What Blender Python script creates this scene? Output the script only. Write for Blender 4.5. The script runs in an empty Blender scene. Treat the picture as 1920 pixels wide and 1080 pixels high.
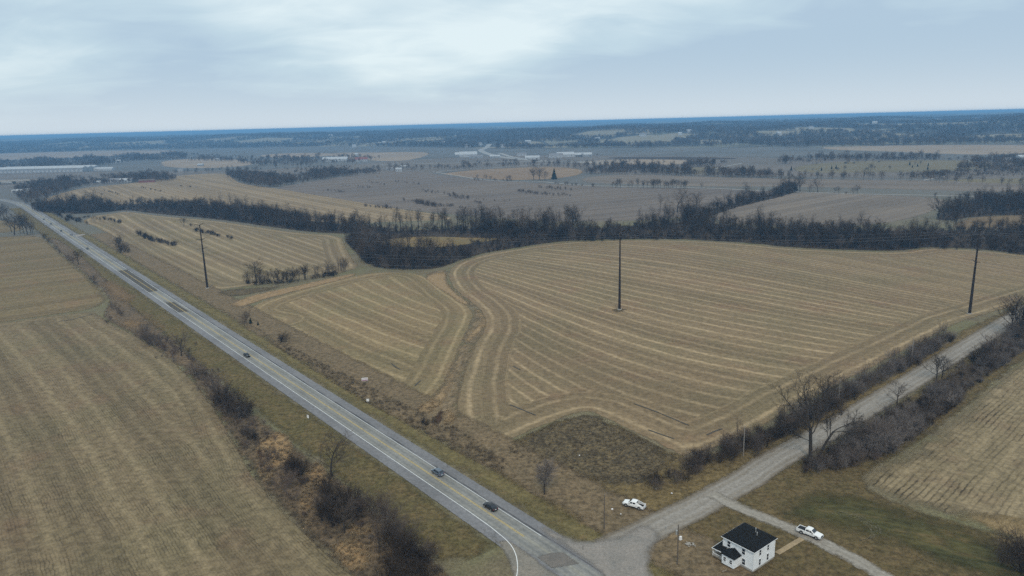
import bpy, bmesh, math, random
import numpy as np
from math import radians, sin, cos, tan, atan, atan2, pi, hypot
from mathutils import Vector, Matrix
from mathutils.geometry import delaunay_2d_cdt

# ------------------------------------------------------------------ camera, sky, sun
S = bpy.context.scene
COL = S.collection
CAM_H, FPX, HOR, ROLL = 100.0, 1340.0, 310.0, radians(1.5)
PITCH = atan(HOR / FPX)
cam = bpy.data.cameras.new("camera"); camo = bpy.data.objects.new("camera", cam); COL.objects.link(camo)
cam.sensor_width = 36.0; cam.lens = 36.0 * FPX / 1920.0
cam.clip_start = 1.0; cam.clip_end = 120000.0
camo.matrix_world = (Matrix.Translation((0, 0, CAM_H)) @ Matrix.Rotation(radians(90) - PITCH, 4, 'X')
                     @ Matrix.Rotation(-ROLL, 4, 'Z'))
S.camera = camo
S.view_settings.view_transform = 'Standard'; S.view_settings.look = 'None'
S.view_settings.gamma = 1.0; S.view_settings.exposure = 0.0
S.view_settings.use_curve_mapping = False
S.cycles.use_denoising = False; S.cycles.use_adaptive_sampling = False
S.cycles.transparent_max_bounces = 12
S.cycles.max_bounces = 4; S.cycles.diffuse_bounces = 2; S.cycles.volume_bounces = 0

SUN_AZ, SUN_EL = radians(178), radians(48)      # azimuth clockwise from +Y
world = bpy.data.worlds.new("World"); S.world = world; world.use_nodes = True
def build_world():
    nt = world.node_tree; nt.nodes.clear(); L = nt.links.new
    n = nt.nodes.new
    out = n('ShaderNodeOutputWorld'); mixs = n('ShaderNodeMixShader')
    sky = n('ShaderNodeTexSky'); sky.sky_type = 'NISHITA'; sky.sun_disc = False
    sky.sun_elevation = SUN_EL; sky.sun_rotation = SUN_AZ
    b1 = n('ShaderNodeBackground'); b1.inputs['Strength'].default_value = 0.1
    L(sky.outputs[0], b1.inputs['Color'])
    tc = n('ShaderNodeTexCoord'); sep = n('ShaderNodeSeparateXYZ'); L(tc.outputs['Generated'], sep.inputs[0])
    def M(op, a, b=None, c=None):
        m = n('ShaderNodeMath'); m.operation = op
        for i, v in enumerate((a, b, c)):
            if v is None: continue
            if isinstance(v, (int, float)): m.inputs[i].default_value = v
            else: L(v, m.inputs[i])
        return m.outputs[0]
    z = M('MAXIMUM', sep.outputs['Z'], 0.0)
    den = M('ADD', z, 0.20)
    cx = M('DIVIDE', sep.outputs['X'], den); cy = M('DIVIDE', sep.outputs['Y'], den)
    cmb = n('ShaderNodeCombineXYZ'); L(cx, cmb.inputs[0]); L(cy, cmb.inputs[1])
    def noise(scale, detail, rough, off, sy=1.0, dist=0.0):
        mp = n('ShaderNodeMapping'); mp.inputs['Location'].default_value = off
        mp.inputs['Scale'].default_value = (1, sy, 1); mp.inputs['Rotation'].default_value = (0, 0, 0.12)
        L(cmb.outputs[0], mp.inputs[0])
        t = n('ShaderNodeTexNoise'); t.inputs['Scale'].default_value = scale; t.inputs['Detail'].default_value = detail
        t.inputs['Roughness'].default_value = rough; t.inputs['Distortion'].default_value = dist
        L(mp.outputs[0], t.inputs['Vector']); return t.outputs['Fac']
    n1 = noise(0.62, 4, 0.5, (3.1, 1.7, 0), 1.0, 0.3)
    n2 = noise(2.2, 5, 0.6, (7.3, 2.2, 0), 1.6, 0.8)
    n3 = noise(0.16, 2, 0.5, (1.3, 9.2, 0), 1.0, 0.2)
    m = M('ADD', M('SUBTRACT', M('MULTIPLY', z, 1.5), 0.14), M('ADD', M('ADD', M('MULTIPLY', n1, 1.15), -0.2), M('ADD', M('MULTIPLY', n2, 0.24), M('MULTIPLY', n3, 0.6))))
    cr = n('ShaderNodeValToRGB'); L(m, cr.inputs[0])
    e = cr.color_ramp.elements
    e[0].position = 0.70; e[0].color = (0.45, 0.590, 0.725, 1)
    e[1].position = 1.0; e[1].color = (0.78, 0.90, 0.94, 1)
    x = e.new(0.84); x.color = (0.555, 0.705, 0.80, 1)
    # pale, faintly warm band low over the horizon
    h = M('POWER', M('SUBTRACT', 1.0, M('MINIMUM', M('MULTIPLY', z, 10.0), 1.0)), 2.0)
    mixc = n('ShaderNodeMix'); mixc.data_type = 'RGBA'; L(M('MULTIPLY', h, 0.85), mixc.inputs[0])
    L(cr.outputs[0], mixc.inputs[6]); mixc.inputs[7].default_value = (0.72, 0.80, 0.86, 1)
    b2 = n('ShaderNodeBackground'); L(mixc.outputs[2], b2.inputs['Color']); b2.inputs['Strength'].default_value = 1.0
    mixs.inputs[0].default_value = 0.93
    L(b1.outputs[0], mixs.inputs[1]); L(b2.outputs[0], mixs.inputs[2]); L(mixs.outputs[0], out.inputs['Surface'])
build_world()
sl = bpy.data.lights.new("sun", 'SUN'); sl.energy = 1.45; sl.angle = radians(12); sl.color = (1.0, 0.87, 0.70)
so = bpy.data.objects.new("sun", sl); COL.objects.link(so)
sdir = Vector((sin(SUN_AZ) * cos(SUN_EL), cos(SUN_AZ) * cos(SUN_EL), sin(SUN_EL)))
so.rotation_euler = sdir.to_track_quat('Z', 'Y').to_euler(); so.location = (0, 0, 90)

# ------------------------------------------------------------------ helpers
def tag(o, label=None, cat=None, group=None, kind=None):
    if label: o["label"] = label
    if cat: o["category"] = cat
    if group: o["group"] = group
    if kind: o["kind"] = kind
    return o

def G(px, py, z=0.0):
    """ground point (x, y) seen at photo pixel (1920 x 1080)"""
    u, v = px - 960.0, py - 540.0
    c, s = cos(ROLL), sin(ROLL)
    u2, v2 = u * c - v * s, u * s + v * c
    Y = FPX * cos(PITCH) - v2 * sin(PITCH); Z = -FPX * sin(PITCH) - v2 * cos(PITCH)
    t = (z - CAM_H) / Z
    return np.array([u2 * t, Y * t])
def GP(pts): return np.array([G(*p) for p in pts])
def cv(ox, oy, s, pts): return [(ox + x / s, oy + y / s) for x, y in pts]

def hill_start(az):
    return np.interp(az, [-0.6, -0.45, -0.25, 0.0, 0.25, 0.45, 0.6], [5200, 4800, 4100, 2900, 2650, 2550, 2700])
def hz(x, y):
    x = np.asarray(x, float); y = np.asarray(y, float)
    r = np.hypot(x, y); az = np.arctan2(x, y)
    s = hill_start(az)
    t = np.clip((r - s) / 1500.0, 0, 1); t = t * t * (3 - 2 * t)
    f = np.clip((r - 5000) / 9000.0, 0, 1)
    base = np.interp(az, [-0.6, -0.3, -0.1, 0.05, 0.2, 0.6], [34, 38, 40, 34, 44, 50])
    w = (9 * np.sin(x / 610 + 1.3) * np.sin(y / 540 + .4) + 7 * np.sin(x / 230 + y / 410 + 2) + 5 * np.sin(x / 170 - y / 260)
         + 4 * np.sin(x / 97 + 3) * np.sin(y / 120))
    fw = 9 * np.sin(x / 1900 + .7) * np.sin(y / 2300 + 1) + 8 * np.sin(x / 900 + y / 3100)
    valley = -22 * np.exp(-((az + 0.03) / 0.03) ** 2) * np.clip(1 - (r - 3300) / 2500, 0, 1)
    q = base + w * (1 - .6 * f) + fw * f + 10 * f + valley
    return t * np.minimum(q, 60 + 14 * np.tanh((q - 60) / 14))

def new_mesh(name, verts, faces, mat=None, parent=None, smooth=False, link=True):
    me = bpy.data.meshes.new(name)
    me.from_pydata([tuple(map(float, v)) for v in verts], [], [tuple(map(int, f)) for f in faces])
    if mat:
        for m in (mat if isinstance(mat, (list, tuple)) else [mat]): me.materials.append(m)
    if smooth: me.polygons.foreach_set('use_smooth', [True] * len(me.polygons))
    o = bpy.data.objects.new(name, me)
    if link: COL.objects.link(o)
    if parent: o.parent = parent
    return o

def fast_mesh(name, V, F, mat=None, smooth=False):
    """V (n,3); F list of equal-size index arrays [(k,3) or (k,4)]"""
    me = bpy.data.meshes.new(name); V = np.asarray(V, np.float32)
    me.vertices.add(len(V)); me.vertices.foreach_set('co', V.ravel())
    loops = np.concatenate([f.ravel() for f in F]).astype(np.int32)
    sizes = np.concatenate([np.full(len(f), f.shape[1]) for f in F])
    starts = np.concatenate([[0], np.cumsum(sizes)[:-1]]).astype(np.int32)
    me.loops.add(len(loops)); me.loops.foreach_set('vertex_index', loops)
    me.polygons.add(len(sizes)); me.polygons.foreach_set('loop_start', starts)
    try: me.polygons.foreach_set('loop_total', sizes.astype(np.int32))
    except Exception: pass
    if smooth: me.polygons.foreach_set('use_smooth', np.ones(len(sizes), bool))
    me.update(calc_edges=True); me.validate()
    if mat:
        for m in (mat if isinstance(mat, (list, tuple)) else [mat]): me.materials.append(m)
    return me

# ------------------------------------------------------------------ material node helper
class NT:
    def __init__(s, name, rough=0.9, spec=0.2):
        s.mat = bpy.data.materials.new(name); s.mat.use_nodes = True
        s.t = s.mat.node_tree; s.t.nodes.clear()
        s.out = s.t.nodes.new('ShaderNodeOutputMaterial')
        s.b = s.t.nodes.new('ShaderNodeBsdfPrincipled'); s.b.inputs['Roughness'].default_value = rough
        s.b.inputs['Specular IOR Level'].default_value = spec
        s.L(s.b.outputs[0], s.out.inputs['Surface']); s._pos = None
    def L(s, a, b): s.t.links.new(a, b)
    def put(s, sock, v):
        if isinstance(v, (int, float)): sock.default_value = v
        elif isinstance(v, (tuple, list)): sock.default_value = tuple(v) + ((1,) if len(v) == 3 and sock.type == 'RGBA' else ())
        else: s.L(v, sock)
    def math(s, op, a, b=None, c=None, clamp=False):
        m = s.t.nodes.new('ShaderNodeMath'); m.operation = op; m.use_clamp = clamp
        for i, v in enumerate((a, b, c)):
            if v is not None: s.put(m.inputs[i], v)
        return m.outputs[0]
    def pos(s):
        if s._pos is None:
            s._pos = s.t.nodes.new('ShaderNodeTexCoord').outputs['Object']
        return s._pos
    def mapping(s, vec, scale=(1, 1, 1), rot=0.0, loc=(0, 0, 0)):
        m = s.t.nodes.new('ShaderNodeMapping'); s.L(vec, m.inputs[0])
        m.inputs['Scale'].default_value = scale; m.inputs['Rotation'].default_value = (0, 0, rot); m.inputs['Location'].default_value = loc
        return m.outputs[0]
    def along(s, ang, k): return s.mapping(s.mapping(s.pos(), rot=-ang), scale=(k, 1, 1))
    def noise(s, scale, detail=3, rough=0.55, vec=None, dist=0.0, off=None, color=False):
        t = s.t.nodes.new('ShaderNodeTexNoise'); t.inputs['Scale'].default_value = scale; t.inputs['Detail'].default_value = detail
        t.inputs['Roughness'].default_value = rough; t.inputs['Distortion'].default_value = dist
        v = vec if vec is not None else s.pos()
        if off is not None: v = s.mapping(v, loc=off)
        s.L(v, t.inputs['Vector']); return t.outputs['Color' if color else 'Fac']
    def voronoi(s, scale, out='Color', vec=None):
        t = s.t.nodes.new('ShaderNodeTexVoronoi'); t.inputs['Scale'].default_value = scale
        s.L(vec if vec is not None else s.pos(), t.inputs['Vector']); return t.outputs[out]
    def remap(s, v, a, b, c=0.0, d=1.0, smooth=True):
        m = s.t.nodes.new('ShaderNodeMapRange'); m.interpolation_type = 'SMOOTHSTEP' if smooth else 'LINEAR'
        for i, x in zip((0, 1, 2, 3, 4), (v, a, b, c, d)): s.put(m.inputs[i], x)
        return m.outputs[0]
    def mix(s, f, a, b, mode='MIX'):
        m = s.t.nodes.new('ShaderNodeMix'); m.data_type = 'RGBA'; m.blend_type = mode
        s.put(m.inputs[0], f); s.put(m.inputs[6], a); s.put(m.inputs[7], b); return m.outputs[2]
    def attr(s, name):
        a = s.t.nodes.new('ShaderNodeAttribute'); a.attribute_name = name; return a.outputs['Fac']
    def gray(s, c, f):   # multiply colour by scalar
        return s.mix(1.0, c, s.rgb(f), 'MULTIPLY')
    def rgb(s, f):
        c = s.t.nodes.new('ShaderNodeCombineColor')
        for i in range(3): s.L(f, c.inputs[i])
        return c.outputs[0]
    def bump(s, h, strength=0.5, dist=0.3):
        b = s.t.nodes.new('ShaderNodeBump'); b.inputs['Strength'].default_value = strength; b.inputs['Distance'].default_value = dist
        s.L(h, b.inputs['Height']); s.L(b.outputs[0], s.b.inputs['Normal'])
    def color(s, c): s.put(s.b.inputs['Base Color'], c)
    def alpha(s, a):
        tr = s.t.nodes.new('ShaderNodeBsdfTransparent'); mx = s.t.nodes.new('ShaderNodeMixShader')
        s.put(mx.inputs[0], a); s.L(tr.outputs[0], mx.inputs[1]); s.L(s.b.outputs[0], mx.inputs[2])
        s.L(mx.outputs[0], s.out.inputs['Surface'])

MATS = {}
def warm(c): return tuple(min(1, a * b) for a, b in zip(c, (1.00, 0.855, 0.705))) if c is not None else None
def simple(name, c, rough=0.7, metal=0.0, spec=0.3, var=0.12, vscale=3.0, coat=0.0):
    if name in MATS: return MATS[name]
    n = NT(name, rough, spec); n.b.inputs['Metallic'].default_value = metal
    f = n.remap(n.noise(vscale, 3), 0.3, 0.7, 1 - var, 1 + var)
    n.color(n.gray(tuple(c), f))
    if coat: n.b.inputs['Coat Weight'].default_value = coat; n.b.inputs['Coat Roughness'].default_value = 0.05
    MATS[name] = n.mat; return n.mat

def edge_alpha(n, soft, rag, rag_scale=0.12):
    d = n.attr('d')
    r = n.math('MULTIPLY', n.math('SUBTRACT', n.noise(rag_scale, 4, 0.65), 0.42), rag)
    return n.remap(n.math('ADD', d, r), 0.0, soft, 0.0, 1.0)

def field_mat(name, c1, c2, stripe, amount=0.8, head=20.0, rows=0.25, sp=8.9, soft=1.5, rag=5.0, blotch=0.018, width=0.30, speck=0.25, c3=None, rowsp=0.76, speck_scale=0.42, bands=0.12, rowdir=None):
    n = NT(name, 0.95, 0.1); c1, c2, c3, stripe = warm(c1), warm(c2), warm(c3), warm(stripe)
    d, p = n.attr('d'), n.attr('p')
    hh = n.attr('h'); ph = n.math('DIVIDE', hh, sp)
    if head > 0:
        hd = n.math('ADD', head, n.math('MULTIPLY', n.math('SUBTRACT', n.noise(0.05, 2), 0.5), 3.0))
        m = n.math('LESS_THAN', hh, hd)
        phase = n.math('ADD', n.math('MULTIPLY', m, ph), n.math('MULTIPLY', n.math('SUBTRACT', 1.0, m), p))
    else: phase = p
    wob = n.math('MULTIPLY', n.math('SUBTRACT', n.noise(0.035, 3), 0.5), 0.30)
    wob2 = n.math('MULTIPLY', n.math('SUBTRACT', n.noise(0.5, 2), 0.5), 0.10)
    phs = n.math('ADD', n.math('ADD', phase, wob), wob2)
    f = n.math('FRACT', phs)
    tri = n.math('SUBTRACT', 1.0, n.math('MULTIPLY', n.math('ABSOLUTE', n.math('SUBTRACT', f, 0.5)), 2.0))
    st = n.remap(tri, 1.0 - width * 1.6, 1.0 - width * .1, 0.0, 1.0)
    sid = n.math('FLOOR', phs)                    # each pass of the combine differs a little
    wn = n.t.nodes.new('ShaderNodeTexWhiteNoise'); wn.noise_dimensions = '1D'; n.L(sid, wn.inputs['W'])
    per = wn.outputs['Value']
    st = n.math('MULTIPLY', st, n.remap(n.noise(0.055, 4, 0.65), 0.25, 0.65, 0.25, 1.0))
    st = n.math('MULTIPLY', st, n.remap(per, 0, 1, amount * .5, amount))
    bl = n.remap(n.noise(blotch, 5, 0.62, dist=0.6), 0.38, 0.64)
    col = n.mix(bl, tuple(c1), tuple(c2))
    if c3 is not None:
        col = n.mix(n.remap(n.noise(blotch * 2.3, 4, 0.6, off=(40, 17, 0)), 0.52, 0.72, 0, 0.7), col, tuple(c3))
    col = n.gray(col, n.remap(per, 0, 1, 1 - bands, 1 + bands))
    col = n.mix(st, col, tuple(stripe))
    # stubble rows
    rw = n.math('SINE', n.math('MULTIPLY', phs, 2 * pi * sp / rowsp))
    # broken up along the row
    rmask = n.remap(n.noise(0.45 if rowdir is None else 0.9, 4, 0.7, vec=None if rowdir is None else n.along(rowdir, 0.12), off=(9, 3, 0)), 0.30, 0.72)
    rbig = n.remap(n.noise(0.03, 3, 0.6, off=(4, 31, 0)), 0.35, 0.65, 0.35, 1.0)
    dark = n.math('MULTIPLY', n.math('MULTIPLY', n.remap(rw, 0.1, 1.0), rmask), n.math('MULTIPLY', rbig, rows * 2.0))
    dark = n.math('MULTIPLY', dark, n.math('SUBTRACT', 1.0, n.math('MULTIPLY', st, 0.8)))
    sp_ = n.remap(n.noise(speck_scale, 6, 0.82), 0.30, 0.70, 1 - speck * 1.35, 1 + speck * 1.35)
    col = n.gray(col, n.math('MULTIPLY', sp_, n.math('SUBTRACT', 1.0, dark)))
    n.color(col)
    n.bump(n.math('ADD', n.math('MULTIPLY', st, 0.6), n.math('MULTIPLY', n.noise(1.1, 4, 0.7), 0.5)), 0.35, 0.4)
    n.alpha(edge_alpha(n, soft, rag))
    MATS[name] = n.mat; return n.mat

def patch_mat(name, c1, c2, c3=None, scale=0.15, soft=4.0, rag=8.0, speck=0.35, speck_scale=0.6, stretch=None, bump=0.7, amax=1.0, rag_scale=0.12, clump=None):
    n = NT(name, 0.95, 0.1)
    v = n.pos()
    c1, c2, c3 = warm(c1), warm(c2), warm(c3)
    if stretch: v = n.along(stretch[0], 1.0 / stretch[1])
    col = n.mix(n.remap(n.noise(scale, 5, 0.65, vec=v), 0.36, 0.64), tuple(c1), tuple(c2))
    if c3 is not None: col = n.mix(n.remap(n.noise(scale * 2.7, 5, 0.7, vec=v, off=(11, 5, 0)), 0.5, 0.7, 0, 0.85), col, tuple(c3))
    if clump is not None:
        col = n.mix(n.remap(n.noise(clump[0], 4, 0.75, vec=v, off=(3, 8, 0)), clump[1], clump[1] + .12, 0, clump[2]), col, tuple(clump[3]))
    fine = n.noise(speck_scale, 6, 0.82, vec=v)
    col = n.gray(col, n.remap(fine, 0.30, 0.70, 1 - speck * 1.35, 1 + speck * 1.35))
    n.color(col); n.bump(fine, bump, 0.5)
    a = edge_alpha(n, soft, rag, rag_scale)
    if amax < 1: a = n.math('MULTIPLY', a, amax)
    n.alpha(a); MATS[name] = n.mat; return n.mat

# ------------------------------------------------------------------ sheets of land
def chaikin(P, k=2, closed=True):
    P = np.asarray(P, float)
    for _ in range(k):
        Q = np.roll(P, -1, 0) if closed else P[1:]
        A = P if closed else P[:-1]
        N = np.empty((2 * len(A), 2)); N[0::2] = .75 * A + .25 * Q; N[1::2] = .25 * A + .75 * Q
        if not closed: N = np.vstack([P[:1], N, P[-1:]])
        P = N
    return P
def densify(P, step, closed=True):
    out = []; n = len(P)
    for i in range(n if closed else n - 1):
        a, b = P[i], P[(i + 1) % n]; m = max(1, int(np.linalg.norm(b - a) / step))
        out += [a + (b - a) * k / m for k in range(m)]
    if not closed: out.append(P[-1])
    return np.array(out)
def inside(P, X):
    x, y = X[:, 0], X[:, 1]; r = np.zeros(len(X), bool)
    for (ax, ay), (bx, by) in zip(P, np.roll(P, -1, 0)):
        if ay == by: continue
        c = ((ay > y) != (by > y)) & (x < (bx - ax) * (y - ay) / (by - ay) + ax); r ^= c
    return r
def dist_poly(P, X, closed=True):
    d = np.full(len(X), 1e18); Q = np.roll(P, -1, 0) if closed else P[1:]
    for a, b in zip(P if closed else P[:-1], Q):
        e = b - a; L2 = max(e @ e, 1e-9)
        t = np.clip(((X - a) @ e) / L2, 0, 1); v = X - a - t[:, None] * e
        d = np.minimum(d, (v * v).sum(1))
    return np.sqrt(d)
LAYER = [1]; LSTEP = 0.0025; DROP = LSTEP * 92     # thin layers; the road surface ends up at z = 0
def sheet(name, poly, mat, step=5.0, smooth=2, phase=None, label=None, dpoly=None, kind='structure', ground=True, z=None, headline=None):
    P = np.asarray(poly, float) if not ground else GP(poly)
    P = chaikin(P, smooth); P = densify(P, step * 1.2)
    keep = [0]
    for i in range(1, len(P)):
        if np.linalg.norm(P[i] - P[keep[-1]]) > step * .15: keep.append(i)
    P = P[keep]
    lo, hi = P.min(0), P.max(0)
    gx, gy = np.meshgrid(np.arange(lo[0], hi[0], step), np.arange(lo[1], hi[1], step))
    X = np.c_[gx.ravel(), gy.ravel()]; X[:, 0] += (np.arange(len(X)) % 2) * step * .3
    X = X[inside(P, X)]
    if len(X): X = X[dist_poly(P, X) > step * .45]
    allp = np.vstack([P, X]) if len(X) else P
    n = len(P)
    vs, es, fs, *_ = delaunay_2d_cdt([Vector(p) for p in allp], [(i, (i + 1) % n) for i in range(n)], [], 1, 1e-4)
    V = np.array([[v[0], v[1]] for v in vs])
    if z is None:
        z = LSTEP * LAYER[0] - DROP; LAYER[0] += 1
    Z = hz(V[:, 0], V[:, 1]) + z
    o = new_mesh(name, np.c_[V, Z], fs, mat)
    me = o.data
    me.update()
    if len(me.polygons) and me.polygons[0].normal.z < 0: me.flip_normals()
    D = dist_poly(P if dpoly is None else dpoly, V) if dpoly is None else dpoly(V)
    a = me.attributes.new('d', 'FLOAT', 'POINT'); a.data.foreach_set('value', D.astype(np.float32))
    a = me.attributes.new('h', 'FLOAT', 'POINT'); a.data.foreach_set('value', (D if headline is None else dist_poly(chaikin(GP(headline), 2, closed=False), V, closed=False)).astype(np.float32))
    if phase is not None:
        a = me.attributes.new('p', 'FLOAT', 'POINT'); a.data.foreach_set('value', phase(V).astype(np.float32))
    tag(o, label, None, None, kind); return o

def fit_phase(curves, deg=2, sp=8.9):
    """curves: [(index or None, px points)] -> smooth function of ground position counting combine passes"""
    Xs, Is = [], []; prev = None; idx = 0.0
    for k, c in curves:
        g = densify(GP(c), 6.0, closed=False)
        if k is None and prev is None: k = 0.0
        if k is None:
            m = dist_poly(prev, g, closed=False); idx += np.median(m) / sp; k = idx
        idx = float(k); prev = g
        Xs.append(g); Is.append(np.full(len(g), idx))
    X = np.vstack(Xs); I = np.concatenate(Is); mu = X.mean(0); sc = np.abs(X - mu).max()
    def basis(V):
        U = (V - mu) / sc; return np.stack([U[:, 0] ** i * U[:, 1] ** j for i in range(deg + 1) for j in range(deg + 1 - i)], 1)
    B = basis(X); co = np.linalg.solve(B.T @ B + 1e-6 * np.eye(B.shape[1]), B.T @ I)
    return lambda V: basis(V) @ co
def gdir(p, q):
    a, b = G(*p), G(*q); return atan2(b[1] - a[1], b[0] - a[0])
def line_phase(p, q, sp=8.9):
    a, b = G(*p), G(*q); e = (b - a) / np.linalg.norm(b - a); m = np.array([-e[1], e[0]])
    return lambda V: ((V - a) @ m) / sp

# ------------------------------------------------------------------ terrain
def sight(px, py, lift=0.0):
    u, v = px - 960.0, py - 540.0; u2 = u * cos(ROLL) - v * sin(ROLL); v2 = u * sin(ROLL) + v * cos(ROLL)
    d = np.array([u2, FPX * cos(PITCH) - v2 * sin(PITCH), -FPX * sin(PITCH) - v2 * cos(PITCH)]); d /= np.hypot(d[0], d[1])
    t = np.arange(1500, 12000, 12.0); hit = np.where(CAM_H + d[2] * t < hz(d[0] * t, d[1] * t) + lift)[0]
    return (d[0] * t[hit[0]], d[1] * t[hit[0]]) if len(hit) else None
CLEAR = []
for _px, _py, _a, _b in ((1200, 262, 190, 330), (1230, 257, 160, 260), (1272, 253, 110, 170), (1330, 263, 90, 150), (870, 252, 120, 240), (640, 270, 150, 170), (720, 268, 160, 150), (800, 262, 120, 200), (580, 266, 180, 160), (500, 262, 260, 220), (400, 262, 280, 240), (250, 266, 300, 200), (120, 270, 300, 160), (1040, 272, 70, 120), (985, 266, 110, 160), (1460, 246, 130, 200), (1540, 240, 160, 260), (1650, 232, 140, 240), (1790, 228, 180, 260), (1880, 252, 160, 120), (1700, 250, 90, 140), (1400, 275, 100, 90), (1120, 250, 150, 240)):
    _h = sight(_px, _py, 6)
    if _h: CLEAR.append((_h[0], _h[1], _a, _b))
def cleared(x, y):
    m = np.zeros(np.shape(x))
    for cx, cy, a, b in CLEAR: m = np.maximum(m, np.exp(-(((x - cx) / a) ** 2 + ((y - cy) / b) ** 2 + .25 * np.sin(x / 40) * np.sin(y / 55))))
    return m
def build_terrain():
    rr = [0.01, 60, 140, 260, 420, 640, 900, 1200, 1500, 1800, 2100, 2400]
    r = 2500.0
    while r < 7000: rr.append(r); r += 55
    while r < 45000: rr.append(r); r *= 1.025
    rr = np.array(rr)
    fa = np.radians(np.arange(-44, 44.01, 0.3)); ba = np.radians(np.arange(48, 312.1, 6.0))
    aa = np.concatenate([fa, ba]); nA = len(aa)
    R, A = np.meshgrid(rr, aa, indexing='ij')
    X, Y = R * np.sin(A), R * np.cos(A); Zz = hz(X, Y) - DROP
    V = np.c_[X.ravel(), Y.ravel(), Zz.ravel()]
    i, j = np.meshgrid(np.arange(len(rr) - 1), np.arange(nA), indexing='ij'); j2 = (j + 1) % nA
    F = np.c_[(i * nA + j).ravel(), (i * nA + j2).ravel(), ((i + 1) * nA + j2).ravel(), ((i + 1) * nA + j).ravel()][:, ::-1]
    n = NT('open_ground', 0.95, 0.1)
    g1 = n.mix(n.remap(n.noise(0.03, 5, 0.6), 0.35, 0.65), (0.170, 0.140, 0.088), (0.150, 0.140, 0.075))
    g1 = n.mix(n.remap(n.noise(0.11, 5, 0.7, off=(5, 9, 0)), 0.5, 0.7, 0, 0.8), g1, (0.115, 0.092, 0.065))
    fine = n.noise(1.2, 5, 0.78)
    g1 = n.gray(g1, n.remap(fine, 0.25, 0.75, 0.6, 1.4))
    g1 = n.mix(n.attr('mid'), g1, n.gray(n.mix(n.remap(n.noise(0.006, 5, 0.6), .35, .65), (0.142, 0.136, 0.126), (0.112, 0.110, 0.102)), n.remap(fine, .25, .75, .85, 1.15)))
    # wooded uplands with clearings (land use, farther than about 2.5 km)
    vv = n.voronoi(0.0022, 'Color'); sp = n.t.nodes.new('ShaderNodeSeparateColor'); n.L(vv, sp.inputs[0])
    clear = n.math('MULTIPLY', n.remap(sp.outputs[0], 0.34, 0.42), n.remap(n.noise(0.004, 4, 0.6), 0.42, 0.55))
    wood = n.mix(n.noise(0.02, 4, 0.7), (0.045, 0.042, 0.036), (0.085, 0.075, 0.06))
    fld = n.mix(sp.outputs[1], (0.26, 0.22, 0.15), (0.14, 0.14, 0.10))
    up = n.mix(n.remap(n.attr('clear'), .45, .6), n.mix(clear, wood, fld), n.mix(n.noise(.01, 3), (0.27, 0.225, 0.155), (0.19, 0.175, 0.115)))
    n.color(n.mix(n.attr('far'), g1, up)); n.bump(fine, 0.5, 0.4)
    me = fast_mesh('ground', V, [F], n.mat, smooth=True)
    a = me.attributes.new('far', 'FLOAT', 'POINT')
    s = hill_start(np.arctan2(V[:, 0], V[:, 1])); q = np.clip((np.hypot(V[:, 0], V[:, 1]) - s + 150) / 200, 0, 1)
    a.data.foreach_set('value', q.astype(np.float32))
    a = me.attributes.new('clear', 'FLOAT', 'POINT'); a.data.foreach_set('value', cleared(V[:, 0], V[:, 1]).astype(np.float32))
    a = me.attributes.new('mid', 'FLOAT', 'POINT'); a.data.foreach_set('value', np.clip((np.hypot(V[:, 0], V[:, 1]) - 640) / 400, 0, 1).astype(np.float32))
    o = bpy.data.objects.new('ground', me); COL.objects.link(o); tag(o, kind='structure')
build_terrain()

# highway frame of reference
HA, HB = G(325, 570), G(923, 966)
HD = (HA - HB) / np.linalg.norm(HA - HB)        # pointing away from the camera
HN = np.array([HD[1], -HD[0]])                  # to the right when driving away
def hw(v, u): return HB + HD * v + HN * u       # v metres along from HB, u metres to the right
def hwpx(px, py):
    q = G(px, py) - HB; return q @ HD, q @ HN

# ------------------------------------------------------------------ fields
r1 = lambda p: cv(820, 440, 4.571, p); r2 = lambda p: cv(1200, 440, 4.571, p)
r3 = lambda p: cv(820, 580, 4.571, p); r4 = lambda p: cv(1200, 580, 4.571, p)
q1 = lambda p: cv(480, 400, 4, p); q2 = lambda p: cv(480, 600, 4, p)
a1 = lambda p: cv(0, 600, 4, p); b1 = lambda p: cv(0, 810, 4, p)
l6 = lambda p: cv(100, 300, 4.571, p); l7 = lambda p: cv(440, 300, 4.571, p); l8 = lambda p: cv(1500, 640, 4.571, p)

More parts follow.
